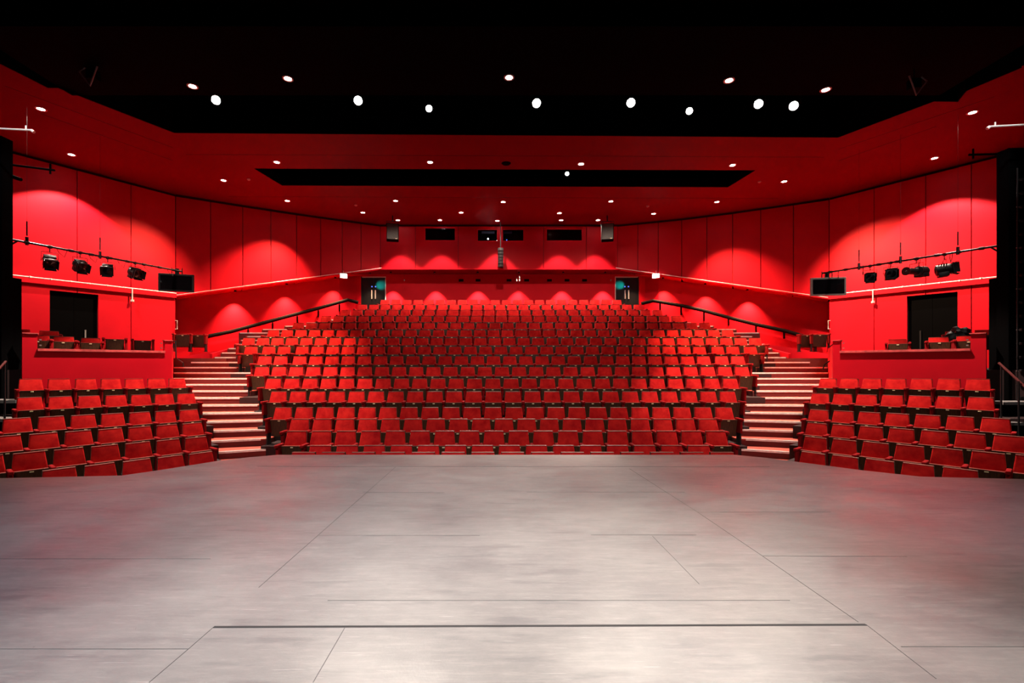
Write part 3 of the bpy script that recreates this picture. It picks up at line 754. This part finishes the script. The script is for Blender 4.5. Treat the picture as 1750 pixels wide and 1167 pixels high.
# ------------------------------------------------------------------ boxes
PA = (-10.75, 10.52)
def parpt(t, off=0): return (PA[0]+SD[0]*t-SP[0]*off, PA[1]+SD[1]*t-SP[1]*off)
TL0, TP0, TP1, TL1 = .11, .36, 2.86, 3.03
for left in (True, False):
    side = 'left' if left else 'right'
    mb = MB(); th = .14
    def piece(t0, t1, z0, z1, m='wall', o0=0, o1=th):
        pts = [mir(q, left) for q in (parpt(t0, o0), parpt(t1, o0), parpt(t1, o1), parpt(t0, o1))]; mb.prism(pts, z0, z1, m)
    piece(-.9 if False else TL0, TP0, -.6, 2.19); piece(TP0, TP1, -.6, 1.80); piece(TP1, TL1, -.6, 2.13)
    # return beside the aisle
    r0 = parpt(TL1, 0); k = 3.2; r1 = (r0[0]-.686*k*.98, r0[1]+k)
    pts = [mir(q, left) for q in (r0, (r0[0]-.16, r0[1]+.02), (r1[0]-.16, r1[1]), r1)]
    mb.prism(pts, -.6, lambda q: 2.02, 'wall')
    struct(mb, 'wall_box_%s' % side, 'red front wall of the %s box with a dropped middle' % side)
    mb = MB()
    piece(TP0+.002, TP1-.002, 1.802, 1.86, 'ledge', -.05, th+.03); piece(TL0, TP0+.02, 2.192, 2.215, 'ledge', -.03, th+.02); piece(TP1-.02, TL1+.02, 2.132, 2.155, 'ledge', -.03, th+.02)
    M.setdefault('ledge', mat('worn_red_ledge', (.62, .09, .09), .35, var=.3, scale=9))
    struct(mb, 'trim_%d' % (5 if left else 6), 'worn ledge along the top of the %s box front' % side)
    root = empty('glass_screen', (*mir(parpt(TP0, .07), left), 1.865))
    o_ = root.location
    def gp(t0, t1, z0, z1, m, o0, o1, name):
        g = MB(); pts = [mir(q, left) for q in (parpt(t0, o0), parpt(t1, o0), parpt(t1, o1), parpt(t0, o1))]
        g.prism([(q[0]-o_.x, q[1]-o_.y) for q in pts], z0-o_.z, z1-o_.z, m); return g.build(name, root)
    gp(TP0+.03, TP1-.03, 1.87, 2.12, 'glass', .065, .075, 'glass_pane')
    for t_ in (TP0+.04, TP1-.08):
        for z in (1.92, 2.05):
            gp(t_, t_+.035, z, z+.03, 'steel', .05, .09, 'glass_clamp')
    tag(root, 'clear glass screen on the ledge of the %s box' % side, 'glass screen')
    # box floor
    c, n, u, L = WL if left else WR
    mb = MB(); q0 = mir(parpt(TL0-2.6, th+.01), left); q1 = mir(parpt(TL1, th+.01), left); r1m = mir((r1[0]-.17, r1[1]), left)
    cc = (c[0]+(.03 if left else -.03), c[1]-.05); nn = (n[0]-u[0]*2.6+(.05 if left else -.05), n[1]-u[1]*2.6)
    mb.prism([q0, q1, r1m, cc, nn], -.99, 1.368, 'tier')
    struct(mb, 'floor', 'dark floor of the %s box' % side)

# ------------------------------------------------------------------ aisle staircases
def wall_x(D, left):
    U = UL if left else UR
    pts = [(u[1], u[0]) for u in U]
    x = pl(pts, D) if D >= U[0][1] else U[0][0]+ (U[0][0]-(NL if left else NR)[0])/(U[0][1]-(NL if left else NR)[1])*(D-U[0][1])
    return x
XR = {-2: -4.55, -1: -4.8, 0: -5.16, 1: -5.58, 2: -5.79, 3: -6.05, 4: -6.27, 5: -6.62, 6: -6.79, 7: -7.29, 8: -7.5, 9: -7.74, 10: -7.9, 11: -8.6, 12: -8.74, 13: -9.1, 14: -9.31, 15: -9.35, 16: -8.6, 17: -8.6, 18: -7.9, 19: -7.9, 20: -7.1, 21: -7.1, 22: -6.5, 23: -6.5, 24: -5.7}
D_ = lambda k: 10.97+.4375*k
for left in (True, False):
    root = empty('staircase', (*mir((-5.6, 10.9), left), -1.0)); O = root.location
    for k, dl, dr, z in ST:
        if k > 23: continue
        kk = k
        nxt = {c[0]: c for c in ST}.get(k+1)
        al, ar = nxt[1]+.03, nxt[2]+.03
        def xl_(D):
            a = aisle_left(D)
            if a is None:
                return (wall_x(D, True)+.30) if D > 17.2 else lerp(-.686*15.9, wall_x(17.2, True)+.30, (D-15.9)/1.3)
            return a
        x0, x0b = xl_(dl), xl_(al); x1 = XR[k]
        if k >= 12: x0 = max(x0, x0b, -9.97 if D_(k) < 19.2 else -99) if k > 12 else max(x0, x0b); x0b = x0
        if x0 > x1-.3: continue
        f = MB(); pts = [mir(q, left) for q in ((x0, dl), (x1, dr), (x1-.05 if k < 6 else x1, ar), (x0b, al))]
        pts = [(q[0]-O.x, q[1]-O.y) for q in pts]
        zb0 = max(-1.0, z-.5)-O.z
        f.prism(pts, zb0, z-.03-O.z, 'riser'); f.prism(pts, z-.03-O.z, z-O.z, 'carpet')
        st = f.build('step', root)
        a = Vector((*mir((x0+.06, dl), left), z)); b = Vector((*mir((x1-.06, dr), left), z)); 
        g = MB(); dd = (b-a).normalized(); fw = Vector((0, -1, 0))
        g.beam(a-O+Vector((0, .022, -.006)), b-O+Vector((0, .022, -.006)), .065, .022, 'alu')
        g.beam(a-O+Vector((0, -.010, -.018)), b-O+Vector((0, -.010, -.018)), .012, .045, 'alu')
        g.build('nosing', st)
    tag(root, 'red carpeted %s aisle staircase with pale metal nosings' % ('left' if left else 'right'), 'staircase')
    # corner platform under the two odd seats by the wall
    mb = MB(); c = CL
    pts = [mir(q, left) for q in ((-10.95, 16.0), (-9.5, 16.62), (-9.5, 17.3), (-10.3, 18.6), (-12.2, 18.6), (-11.9, 17.6))]
    mb.prism(pts, -.99, 1.70, 'riser')
    c0, c1 = mir((-10.05, 16.72), left), mir((-10.02, 19.3), left)
    mb.slab(c0, c1, 1.2, 1.2, 1.87, 2.36, (.0 if left else -.10), (.10 if left else .0), 'wall')
    struct(mb, 'floor', 'corner platform at the top of the %s steps' % ('left' if left else 'right'))

# ------------------------------------------------------------------ seats
def pad(wt, wb, z0, z1, y0, y1, th, m='velvet', bev=.022, puff=.012):
    """upholstered pad: front face leaning from (y0,z0) to (y1,z1); wt/wb top/bottom widths"""
    b = bmesh.new(); nx, nz = 6, 4; grid = []
    bmesh.ops.create_cube(b, size=1)
    for v in b.verts:
        t = v.co.z+.5; wd = lerp(wb, wt, t); y = lerp(y0, y1, t)
        v.co = Vector((v.co.x*wd, y+(th if v.co.y > 0 else 0), lerp(z0, z1, t)))
    bmesh.ops.bevel(b, geom=b.edges[:], offset=bev, segments=3, affect='EDGES', profile=.5)
    return b
def seat_meshes():
    ms = {}
    m = MB(); m.bm(pad(.395, .495, .42, .872, -.115, 0, .055), 'velvet'); ms['backrest'] = m
    m = MB(); m.bm(pad(.405, .48, .40, .88, -.055, .062, .016, bev=.006), 'wood')
    m.box((-.20, .0, .871), (.20, .062, .880), 'trimedge', .003); ms['back_shell'] = m
    m = MB(); m.bm(pad(.44, .40, .20, .595, -.155, -.21, .075), 'velvet'); ms['seat'] = m
    m = MB(); m.bm(pad(.445, .385, .185, .598, -.180, -.235, .022, bev=.008), 'wood')
    m.box((-.215, -.238, .596), (.215, -.16, .604), 'trimedge', .003); ms['seat_panel'] = m
    m = MB(); m.box((-.028, -.244, .562), (.028, -.236, .584), 'brass', .003); ms['number_plate'] = m
    m = MB(); m.box((-W/2-.036, -.40, .575), (-W/2+.036, -.06, .645), 'armvelvet', .024, seg=3); ms['armrest'] = m
    m = MB(); m.box((-W/2-.030, -.335, .28), (-W/2+.030, -.10, .572), 'armvelvet', .014, seg=2); m.box((-W/2-.018, -.30, .0), (-W/2+.018, -.12, .28), 'metalblack', .004)
    m.box((-W/2-.025, -.36, .0), (-W/2+.025, -.06, .015), 'metalblack', .003); ms['arm_support'] = m
    return ms
M['trimedge'] = mat('seat_edge_strip', (.20, .035, .025), .5, spec=.3)
def seat_proto():
    ms = seat_meshes(); root = empty('theatre_seat')
    br = ms['backrest'].build('backrest', root, smooth=True); ms['back_shell'].build('back_shell', br)
    st = ms['seat'].build('seat', root, smooth=True); ms['seat_panel'].build('seat_panel', st); ms['number_plate'].build('number_plate', st)
    ar = ms['armrest'].build('armrest', root, smooth=True); ms['arm_support'].build('arm_support', ar)
    return root, ar
sproto, armproto = seat_proto()
sused = [False]
def place_seat(loc, rz, label, group, s=1.0, rightarm=False, leftarm=True, tilt=0):
    if not sused[0]: o = sproto; sused[0] = True
    else: o = copy_tree(sproto)
    o.location = loc; o.rotation_euler = (0, 0, rz); o.scale = (s, s, s)
    for ch in o.children:
        if ch.name.startswith('seat'): ch.rotation_euler.x = 0
    if tilt:
        for ch in o.children:
            if ch.name.startswith(('seat', 'armrest')): ch.location = (0, -.03, tilt)
    if rightarm:
        ar = [c for c in o.children if c.name.startswith('armrest')][0]
        c = copy_tree(ar, o); c.location = ar.location+Vector((W, 0, 0))
    tag(o, label, 'seat', group)
    return o
ORD = ['first', 'second', 'third', 'fourth', 'fifth', 'sixth', 'seventh', 'eighth', 'ninth', 'tenth', 'eleventh', 'twelfth', 'thirteenth', 'fourteenth', 'fifteenth', 'sixteenth', 'seventeenth', 'eighteenth', 'nineteenth', 'twentieth',
       'twenty-first', 'twenty-second', 'twenty-third', 'twenty-fourth', 'twenty-fifth', 'twenty-sixth', 'twenty-seventh', 'twenty-eighth', 'twenty-ninth', 'thirtieth']
LASTROW = 8
for r in range(0, LASTROW+1):
    D, z, xs = rowinfo(r)
    z = max(z, -1.0)
    for i, x in enumerate(xs):
        gap = any(g[0] == i+1 for g in GAPS.get(r, ()))
        place_seat((x, D, z), R(random.uniform(-.6, .6)), 'red tip-up seat, central block, %s row from stage, %s from left aisle' % (ORD[r], ORD[i]), 'central block of red seats', 1.0, i == len(xs)-1 or gap)
for left in (True, False):
    for r in range(1, 7):
        x, y, z, i0, n = SIDE[r]
        for i in range(i0, n):
            t = i*SW+.19; px_, py_ = x+SD[0]*t, y+SD[1]*t
            zz = z+SLOPE*t-HS*SS
            if r == 6: zz = max(zz, -1.0)
            X = mir((px_, py_), left)
            place_seat((X[0], X[1], zz), R(51 if left else -51), 'red tip-up seat, %s side block, %s row from stage, %s from the aisle' % ('left' if left else 'right', ORD[6-r], ORD[n-1-i]),
                       'red seats of the %s side block' % ('left' if left else 'right'), SS, (i == n-1) if left else (i == i0))
        if not left: 
            pass
# mirrored side: the aisle end needs an arm on the other side, handled by the first seat of each row
# far rows: past the three hundred largest, one object
fm = MB(); ms = seat_meshes()
tmpl = []
for r in range(LASTROW+1, 17):
    D, z, xs = rowinfo(r)
    for i, x in enumerate(xs):
        T = Matrix.Translation((x, D, z)) @ Matrix.Rotation(R(random.uniform(-1, 1)), 4, 'Z')
        gap = i == len(xs)-1 or any(g[0] == i+1 for g in GAPS.get(r, ()))
        for k_, m in ms.items():
            mlist = [m.mats[q] for q in m.m]
            reps = [T]+([T @ Matrix.Translation((W, 0, 0))] if gap and k_ in ('armrest', 'arm_support') else [])
            for TT in reps:
                o0 = len(fm.v); fm.v += [TT @ v for v in m.v]
                fm.f += [[a+o0 for a in f] for f in m.f]; fm.m += [fm.mi(q) for q in mlist]
o = fm.build('theatre_seat', smooth=True)
tag(o, 'rear rows of red tip-up seats rising to the back wall', 'seats', None, 'stuff')

# box seats
def wood_seat(loc, rz, lab): return place_seat(loc, rz, lab, None, 1.0, True)
for px, D, y, lab, z in [(66, 11.45, 0, 'red seat at the stage end of the left box front row', 1.37), (109, 12.0, 0, 'red seat in front of the doorway in the left box', 1.37), (155, 12.7, 0, 'red seat in the middle of the left box front row', 1.37),
                         (196, 13.35, 0, 'seat showing its brown underside in the left box, second from the aisle', 1.37), (243, 14.1, 0, 'seat showing its brown underside in the left box, nearest the aisle', 1.37), (84, 12.8, 0, 'red seat standing behind the front row of the left box', 1.57), (33, 12.2, 0, 'red seat half hidden behind the left end of the left box front', 1.57)]:
    place_seat(((px-CX)/F*D, D, z), R(40), lab, 'loose seats in the left box', .95, True, tilt=.13 if px < 180 else .27)
for px, D, lab, z in [(1653, 11.7, 'red seat at the stage end of the right box front row', 1.37), (1604, 12.3, 'red seat before the doorway in the right box', 1.37), (1534, 13.3, 'red seat nearest the aisle in the right box', 1.37),
                      (1632, 12.9, 'red seat with a black jacket over it in the right box', 1.57), (1684, 12.4, 'red seat half hidden behind the right end of the right box front', 1.57)]:
    place_seat(((px-CX)/F*D, D, z), R(-40), lab, 'loose seats in the right box', .95, True, tilt=.13)
for px, D, rz, lab in [(315, 16.9, 22, 'brown-backed tipped seat beside the left box at the step top'), (343, 17.2, 12, 'brown-backed tipped seat by the left wall, nearer the handrail'),
                       (1374, 17.2, -12, 'brown-backed tipped seat by the right wall, nearer the handrail'), (1398, 16.9, -22, 'brown-backed tipped seat beside the right box at the step top')]:
    place_seat(((px-CX)/F*D, D, 1.70), R(rz), lab, 'odd seats at the corner platforms', 1.0, True, tilt=.24)

# jacket over a seat
def jacket():
    p = P(1638, 571, 12.45); b = bmesh.new(); bmesh.ops.create_icosphere(b, subdivisions=4, radius=1)
    for v in b.verts:
        c = v.co.copy(); n_ = 1+.16*math.sin(c.x*7+c.z*4)+.10*math.sin(c.z*11+2*c.y)+.07*math.sin(c.x*19+c.y*7)
        w_ = .30*(1-.25*c.z) if c.z < 0 else .30
        v.co = Vector((c.x*w_*n_*.8, c.y*.13*n_+.02*math.sin(c.x*9), c.z*(.20 if c.z > 0 else .32)*n_-.10*c.x*c.x))
    m = MB(); m.bm(b, 'jacket'); o = m.build('jacket', smooth=True); o.location = p; o.rotation_euler = (0, 0, R(-35))
    tag(o, 'black jacket draped over a seat in the right box', 'jacket')
jacket()

# ------------------------------------------------------------------ handrails
def handrail(pts, lab, br):
    root = empty('handrail', pts[0]); o = Vector(pts[0])
    m = MB(); m.tube([Vector(p)-o for p in pts], .08, 'rail', 12); m.build('rail', root)
    for (p, q) in br:
        m = MB(); p = Vector(p)-o; q = Vector(q)-o
        m.tube([p, p+Vector((0, 0, -.13)), p+Vector((0, 0, -.2))+(q-p)*.4, q], .04, 'rail', 6)
        m.box((q.x-.03, q.y-.03, q.z-.12), (q.x+.03, q.y+.03, q.z+.02), 'rail', .004)
        m.build('bracket', root)
    tag(root, lab, 'handrail')
def wallpt(px, y, left, off=.22):
    U = UL if left else UR
    for a, b in zip(U, U[1:]):
        if min(a[2], b[2]) <= px <= max(a[2], b[2]):
            q = onray(px, a, b); break
    else: q = onray(px, U[-2], U[-1])
    sgn = 1 if left else -1
    return P(px, y, q[1]-off)
Lr = [wallpt(345, 577, True, -.55), wallpt(395, 566.5, True, -.55), wallpt(440, 554.5, True, -.55), wallpt(490, 541, True, -.55), wallpt(545, 526.5, True, -.55), wallpt(594, 512.5, True, -.55), wallpt(612, 517, True, -.55)]
handrail(Lr, 'dark handrail with brackets on the lower left side wall', [(wallpt(a, b, True, -.55), wallpt(a, b+11, True, -.85)) for a, b in ((424, 559.5), (466, 548), (508, 536.5), (544, 527), (580, 517))])
Rr = [wallpt(1400, 582, False, -.55), wallpt(1340, 565, False, -.55), wallpt(1290, 554, False, -.55), wallpt(1245, 542.5, False, -.55), wallpt(1200, 530, False, -.55), wallpt(1163, 522, False, -.55), wallpt(1116, 514, False, -.55), wallpt(1096, 519, False, -.55)]
handrail(Rr, 'dark handrail with brackets on the lower right side wall', [(wallpt(a, b, False, -.55), wallpt(a, b+12, False, -.85)) for a, b in ((1340, 565), (1292, 554), (1245, 543), (1203, 532), (1164, 522), (1128, 517))])
# skirting that follows the rake on the side walls
for left in (True, False):
    U = UL if left else UR; sgn = 1 if left else -1; mb = MB()
    for a, b in zip(U, U[1:]):
        za = 1.63+(a[1]-18.3)*.4; zb_ = 1.63+(b[1]-18.3)*.4
        mb.slab((a[0], a[1]), (b[0], b[1]), -.99, -.99, za, zb_, -sgn*.05, sgn*.90, 'wall')
    struct(mb, 'baseboard_left' if left else 'baseboard_right', 'red sloping skirt at the foot of the %s side wall' % ('left' if left else 'right'))

# ------------------------------------------------------------------ rear wall equipment
for px, D, rz, lab in [(671, 21.3, 12, 'black loudspeaker hung high near the left rear corner'), (1038, 21.3, -12, 'black loudspeaker hung high near the right rear corner')]:
    p = P(px, 397.5, D); root = empty('loudspeaker', p, R(rz))
    m = MB(); m.box((-.27, -.2, -.37), (.27, .22, .37), 'black', .02); m.build('cabinet', root)
    m = MB(); m.box((-.245, -.212, -.345), (.245, -.202, .345), 'grille', .003); m.build('grille', root)
    m = MB(); m.box((.12, -.216, -.33), (.2, -.213, -.31), 'brass'); m.build('badge', root)
    m = MB(); m.box((-.29, -.02, .30), (-.275, .04, .52), 'metalblack'); m.box((.275, -.02, .30), (.29, .04, .52), 'metalblack'); m.box((-.29, -.02, .50), (.29, .04, .52), 'metalblack'); m.tube([(0, 0, .52), (0, 0, ZC-p.z)], .03, 'metalblack', 8); m.build('bracket', root)
    tag(root, lab, 'loudspeaker')
p = P(855.5, 442, DU-.35); root = empty('line_array', p)
for k in range(6):
    m = MB(); z = .42-k*.15; m.box((-.13, -.12+.01*k, z-.07), (.13, .15, z+.07), 'metalblack', .012); c = m.build('speaker_cell', root)
    m = MB(); m.tube([(0, -.123+.01*k, z), (0, -.128+.01*k, z)], .045, 'grille', 12); m.build('cone', c)
m = MB(); m.tube([(0, 0, .48), (0, 0, ZC-p.z)], .02, 'metalblack', 6); m.tube([(-.16, 0, .2), (-.2, .0, -.2), (-.13, 0, -.5)], .01, 'metalblack', 5); m.build('hanging_pole', root)
tag(root, 'slim black column of speaker cells hung below the paired windows', 'loudspeaker')
# exit signs
for left in (True, False):
    px, py = (587, 471.5) if left else (1121, 471.5)
    p = wallpt(px, py, left, .12); root = empty('exit_sign', p, R(33 if left else -33))
    m = MB(); m.box((-.17, -.02, -.11), (.17, .05, .11), 'whitepaint', .01); m.build('sign_case', root)
    m = MB(); m.box((-.15, -.026, -.09), (.15, -.021, .09), 'exit' if left else 'exitw'); m.build('sign_face', root)
    m = MB(); m.tube([(0, .02, .11), (0, .02, .24)], .012, 'steel', 6); m.build('bracket', root)
    tag(root, 'glowing white-green exit sign high on the %s side wall' % ('left' if left else 'right'), 'sign')
    d = DX[0] if left else DX[1]
    tx = (d[1]-.28) if left else (d[0]+.28)
    s_ = spot('exit_reflection_spot', (p.x+(.35 if left else -.35), p.y-.2, p.z-.15), (tx, DR, zdoor-.42), 130, 15, 1, (0, .9, .75), .03, parent=root)  # added teal spot, stands in for the sign's reflection on the door
    s_.rotation_euler = ((Vector((tx, DR, zdoor-.42))-Vector((p.x+(.35 if left else -.35), p.y-.2, p.z-.15))).to_track_quat('-Z', 'Y').to_euler())
    s_.parent = None; s_.location = (p.x+(.35 if left else -.35), p.y-.2, p.z-.15)
# small vents on the lower rear wall
for i, px in enumerate([788, 817, 870, 900, 939, 969, 999]):
    q = P(px, 479, DR); m = MB(); m.box((q.x-.12, DR-.02, q.z-.06), (q.x+.12, DR-.001, q.z+.06), 'black', .006)
    for k in range(3): m.box((q.x-.1, DR-.026, q.z-.04+k*.035), (q.x+.1, DR-.02, q.z-.03+k*.035), 'gap')
    tag(m.build('wall_vent'), '%s small black vent from the left door on the lower rear wall' % ORD[i], 'vent', 'small vents on the rear wall')
# pull switches / hanging mics below the soffit
for px, lab in ((691, 'thin hanging microphone below the soffit near the left door'), (883, 'left of two small hanging microphones at the middle of the soffit'), (888, 'right of two small hanging microphones at the middle of the soffit'), (1044, 'thin hanging microphone below the soffit near the right door')):
    q = P(px, 479, DU+.3); m = MB(); m.tube([(q.x, q.y, zb-.08), (q.x, q.y, q.z)], .005, 'metalblack', 5); m.tube([(q.x, q.y, q.z+.04), (q.x, q.y, q.z-.03)], .025, 'greyplastic', 8)
    tag(m.build('hanging_microphone'), lab, 'microphone', 'hanging microphones')
# soffit wash lights: small cans under the rear soffit and the side ledges
scp = empty('soffit_light'); m = MB(); m.tube([(0, 0, 0), (0, 0, -.05)], [.05, .045], 'black', 12); m.build('can', scp)
m = MB(); m.tube([(0, 0, -.045), (0, 0, -.0502)], .03, 'greyplastic', 12); m.build('lamp_lens', scp)
sf = [True]
def soffit_light(p, tgt, pw, ang, lab, col=(1, .72, .5)):
    o = scp if sf[0] else copy_tree(scp); sf[0] = False
    o.location = p; tag(o, lab, 'ceiling light', 'small wash lights under the soffits')
    spot('soffit_lamp', (p[0], p[1], p[2]-.07), tgt, pw*K, ang, .95 if ang > 70 else .5, col, .02, parent=o)
for i, px in enumerate([672, 745, 817, 886, 960, 1030]):
    x = (px-CX)/F*DR; soffit_light((x, DR-.52, zb-.115), (x, DR-.50, 0), 620, 68, '%s small light from the left under the rear soffit' % ORD[i])
for left in (True, False):
    for i, px in enumerate((([402, 490, 573, 632]) if left else ([1277, 1205, 1133, 1085]))):
        q = wallpt(px, 500, left, -.42); U = UL if left else UR
        z = ledz(px, q.y-.42, left)-.045
        soffit_light((q.x, q.y, z), (q.x-(.3 if left else -.3), q.y+.5, 0), 620 if i < 3 else 160, 78, '%s small light under the %s ledge, counted from the stage' % (ORD[i], 'left' if left else 'right'), (1, .58, .32))

# handles on the corner doors, grab rail posts
for left in (True, False):
    px = 299 if left else 1413
    q = P(px, 555, 18.56 if left else 18.93); q.x = CL[0]+.01 if left else CRr[0]-.01
    m = MB(); s_ = 1 if left else -1
    m.tube([(0, 0, .17), (s_*.09, -.02, .17), (s_*.09, -.02, -.17), (0, 0, -.17)], .014, 'whitepaint', 8)
    o = m.build('pull_handle'); o.location = q; tag(o, 'white D-shaped pull handle at the %s wall corner' % ('left' if left else 'right'), 'handle')
    m = MB()
    if left: pts = [P(297, 583, 15.6), P(300, 583, 15.6), P(301, 612, 15.5), P(313, 620, 15.2), P(313, 627, 15.2)]
    else: pts = [P(1438, 583, 13.2), P(1429, 584, 13.6), P(1419, 592, 14.4), P(1419, 616, 14.6), P(1409, 623, 14.8), P(1406, 632, 14.8)]
    m.tube(pts, .02, 'metalblack' if left else 'rail', 8)
    tag(m.build('grab_rail'), 'short grab rail at the aisle corner of the %s box' % ('left' if left else 'right'), 'rail')

# ------------------------------------------------------------------ black masking, side towers
for left in (True, False):
    side = 'left' if left else 'right'; s_ = -1 if left else 1
    D = 10.4
    m = MB()
    if left:
        xe = (22-CX)/F*(D+.25); m.box((xe-3.0, D, .2), (xe, D+.25, EYE+(HY-232)/F*D), 'black'); xf = (37-CX)/F*(D+.5); m.box((xf-1.5, D+.26, .3), (xf, D+.5, EYE+(HY-470)/F*D), 'black')
    else:
        xe = (1703-CX)/F*(D+.25); m.box((xe, D, .2), (xe+2.8, D+.25, 6.3), 'black'); m.box(((1690-CX)/F*(D+.5), D+.26, .2), (xe+1.2, D+.5, EYE+(HY-470)/F*D), 'black')
    root = m.build('masking_flat'); tag(root, 'tall black masking flat at the %s edge of the stage opening' % side, 'masking')
    # cable ladder standing before it
    m = MB(); xb = xe+s_*(-.12 if False else .10)
    x0 = xe+s_*.16; lad = empty('cable_ladder', (x0, D-.12, .2))
    for dx in (-.1, .1): m.tube([(dx, 0, 0), (dx, 0, 5.6)], .014, 'metalblack', 6)
    m.build('upright', lad); 
    m = MB()
    for k in range(18): m.tube([(-.12, 0, .25+k*.3), (.12, 0, .25+k*.3)], .010, 'steel' if k % 3 == 0 else 'metalblack', 6); m.box((-.03, -.03, .25+k*.3-.03), (.03, .03, .25+k*.3+.03), 'metalblack', .006)
    m.build('rung', lad); tag(lad, 'black cable ladder standing on the %s masking flat' % side, 'ladder')
    # pale bar end high up
    m = MB()
    if left: a, b = P(-40, 218, 9.8), P(54, 222.5, 9.8)
    else: a, b = P(1790, 211, 9.8), P(1691, 216.5, 9.8)
    m.tube([a, b], .022, 'whitepaint', 8); e = b; d_ = (b-a).normalized(); m.tube([e-d_*.12, e-d_*.12+Vector((0, 0, .09))], .014, 'whitepaint', 6); m.tube([e, e+d_*.05+Vector((0, 0, -.04))], .03, 'whitepaint', 8)
    tag(m.build('pipe'), 'pale pipe end jutting in above the %s masking flat' % side, 'pipe')
    m = MB()
    if left: a, b = P(-10, 278, 11.2), P(93, 291, 11.2)
    else: a, b = P(1760, 262, 11.2), P(1656, 264.5, 11.2)
    m.tube([a, b], .026, 'black', 8); m.tube([b-(b-a).normalized()*.1-Vector((0, 0, .1)), b-(b-a).normalized()*.1+Vector((0, 0, .14))], .02, 'black', 6)
    if left: m.tube([P(10, 298, 11.2), P(36, 307, 11.2)], [.05, .04], 'black', 8)
    tag(m.build('pipe'), 'black scaffold pipe near the ceiling at the %s edge' % side, 'pipe')
# wall outside the masking to close off the wings
mb = MB(); mb.box((-18.6, 9.2, -1), (-13.9, 9.4, 10.3), 'black'); mb.box((13.9, 9.2, -1), (18.6, 9.4, 10.3), 'black')
mb.box((-13.9, -3.1, -1), (-13.7, 9.4, 10.3), 'black'); mb.box((13.7, -3.1, -1), (13.9, 9.4, 10.3), 'black'); mb.box((-13.9, -3.3, -1), (13.9, -3.1, 10.3), 'black')
struct(mb, 'wall_stage', 'black walls around the stage')
# red handrail of the right stage steps and left one
m = MB(); m.tube([P(1707, 620, 9.6), P(1765, 673, 9.0)], .022, 'railred', 8); m.tube([P(1741, 651, 9.2), P(1741, 700, 9.2), P(1741, 745, 9.2)], .016, 'metalblack', 6); m.tube([P(1711, 624, 9.55), P(1711, 735, 9.55)], .016, 'metalblack', 6)
tag(m.build('handrail'), 'dark red handrail of the stage steps at the right edge', 'handrail')
m = MB(); m.tube([P(-5, 634, 9.0), P(10, 617, 9.2)], .02, 'railred', 8); m.tube([P(8, 619, 9.2), P(8, 720, 9.2)], .016, 'metalblack', 6)
tag(m.build('handrail'), 'dark red handrail of the stage steps at the left edge', 'handrail')
# grey landings glimpsed behind the outer seats
for left in (True, False):
    m = MB()
    if left: 
        for y, D in ((684, 9.9), (716, 9.4)):
            z = P(0, y, D).z; m.box((-12.6, D, z-.06), ((27-CX)/F*D, D+.42, z), 'greyplastic', .004)
            m.box((-12.6, D+.02, z-.3), ((27-CX)/F*D-.02, D+.40, z-.062), 'black')
    else:
        for y, D in ((687, 9.9), (722, 9.4)):
            z = P(0, y, D).z; m.box(((1715-CX)/F*D, D, z-.06), (12.6, D+.42, z), 'greyplastic', .004)
            m.box(((1715-CX)/F*D+.02, D+.02, z-.3), (12.6, D+.40, z-.062), 'black')
    tag(m.build('landing_steps'), 'grey landing steps glimpsed behind the outer %s seats' % ('left' if left else 'right'), 'steps')
# dark flood frames dimly seen in the black ceiling corners
for px, py, lab in ((151, 130, 'barely visible dark flood frame hanging at upper left'), (1569, 146, 'dim dark flood frame hanging at upper right')):
    D = 10.6; p = P(px, py, D); root = empty('flood_frame', p, 0); m = MB(); sg = 1 if px > 800 else -1
    h = .22
    m.tube([(-sg*.2, 0, h), (-sg*.04, 0, -h), (sg*.2, 0, .1), (sg*.12, .05, .22)], .018, 'greyplastic', 6); m.box((-.1, .03, -.02), (.12, .2, .2), 'black', .02)
    m.build('frame', root); m = MB(); m.tube([(0, .1, .2), (0, .1, ZC+2.1-p.z)], .012, 'black', 6); m.build('hanger', root)
    tag(root, lab, 'light')
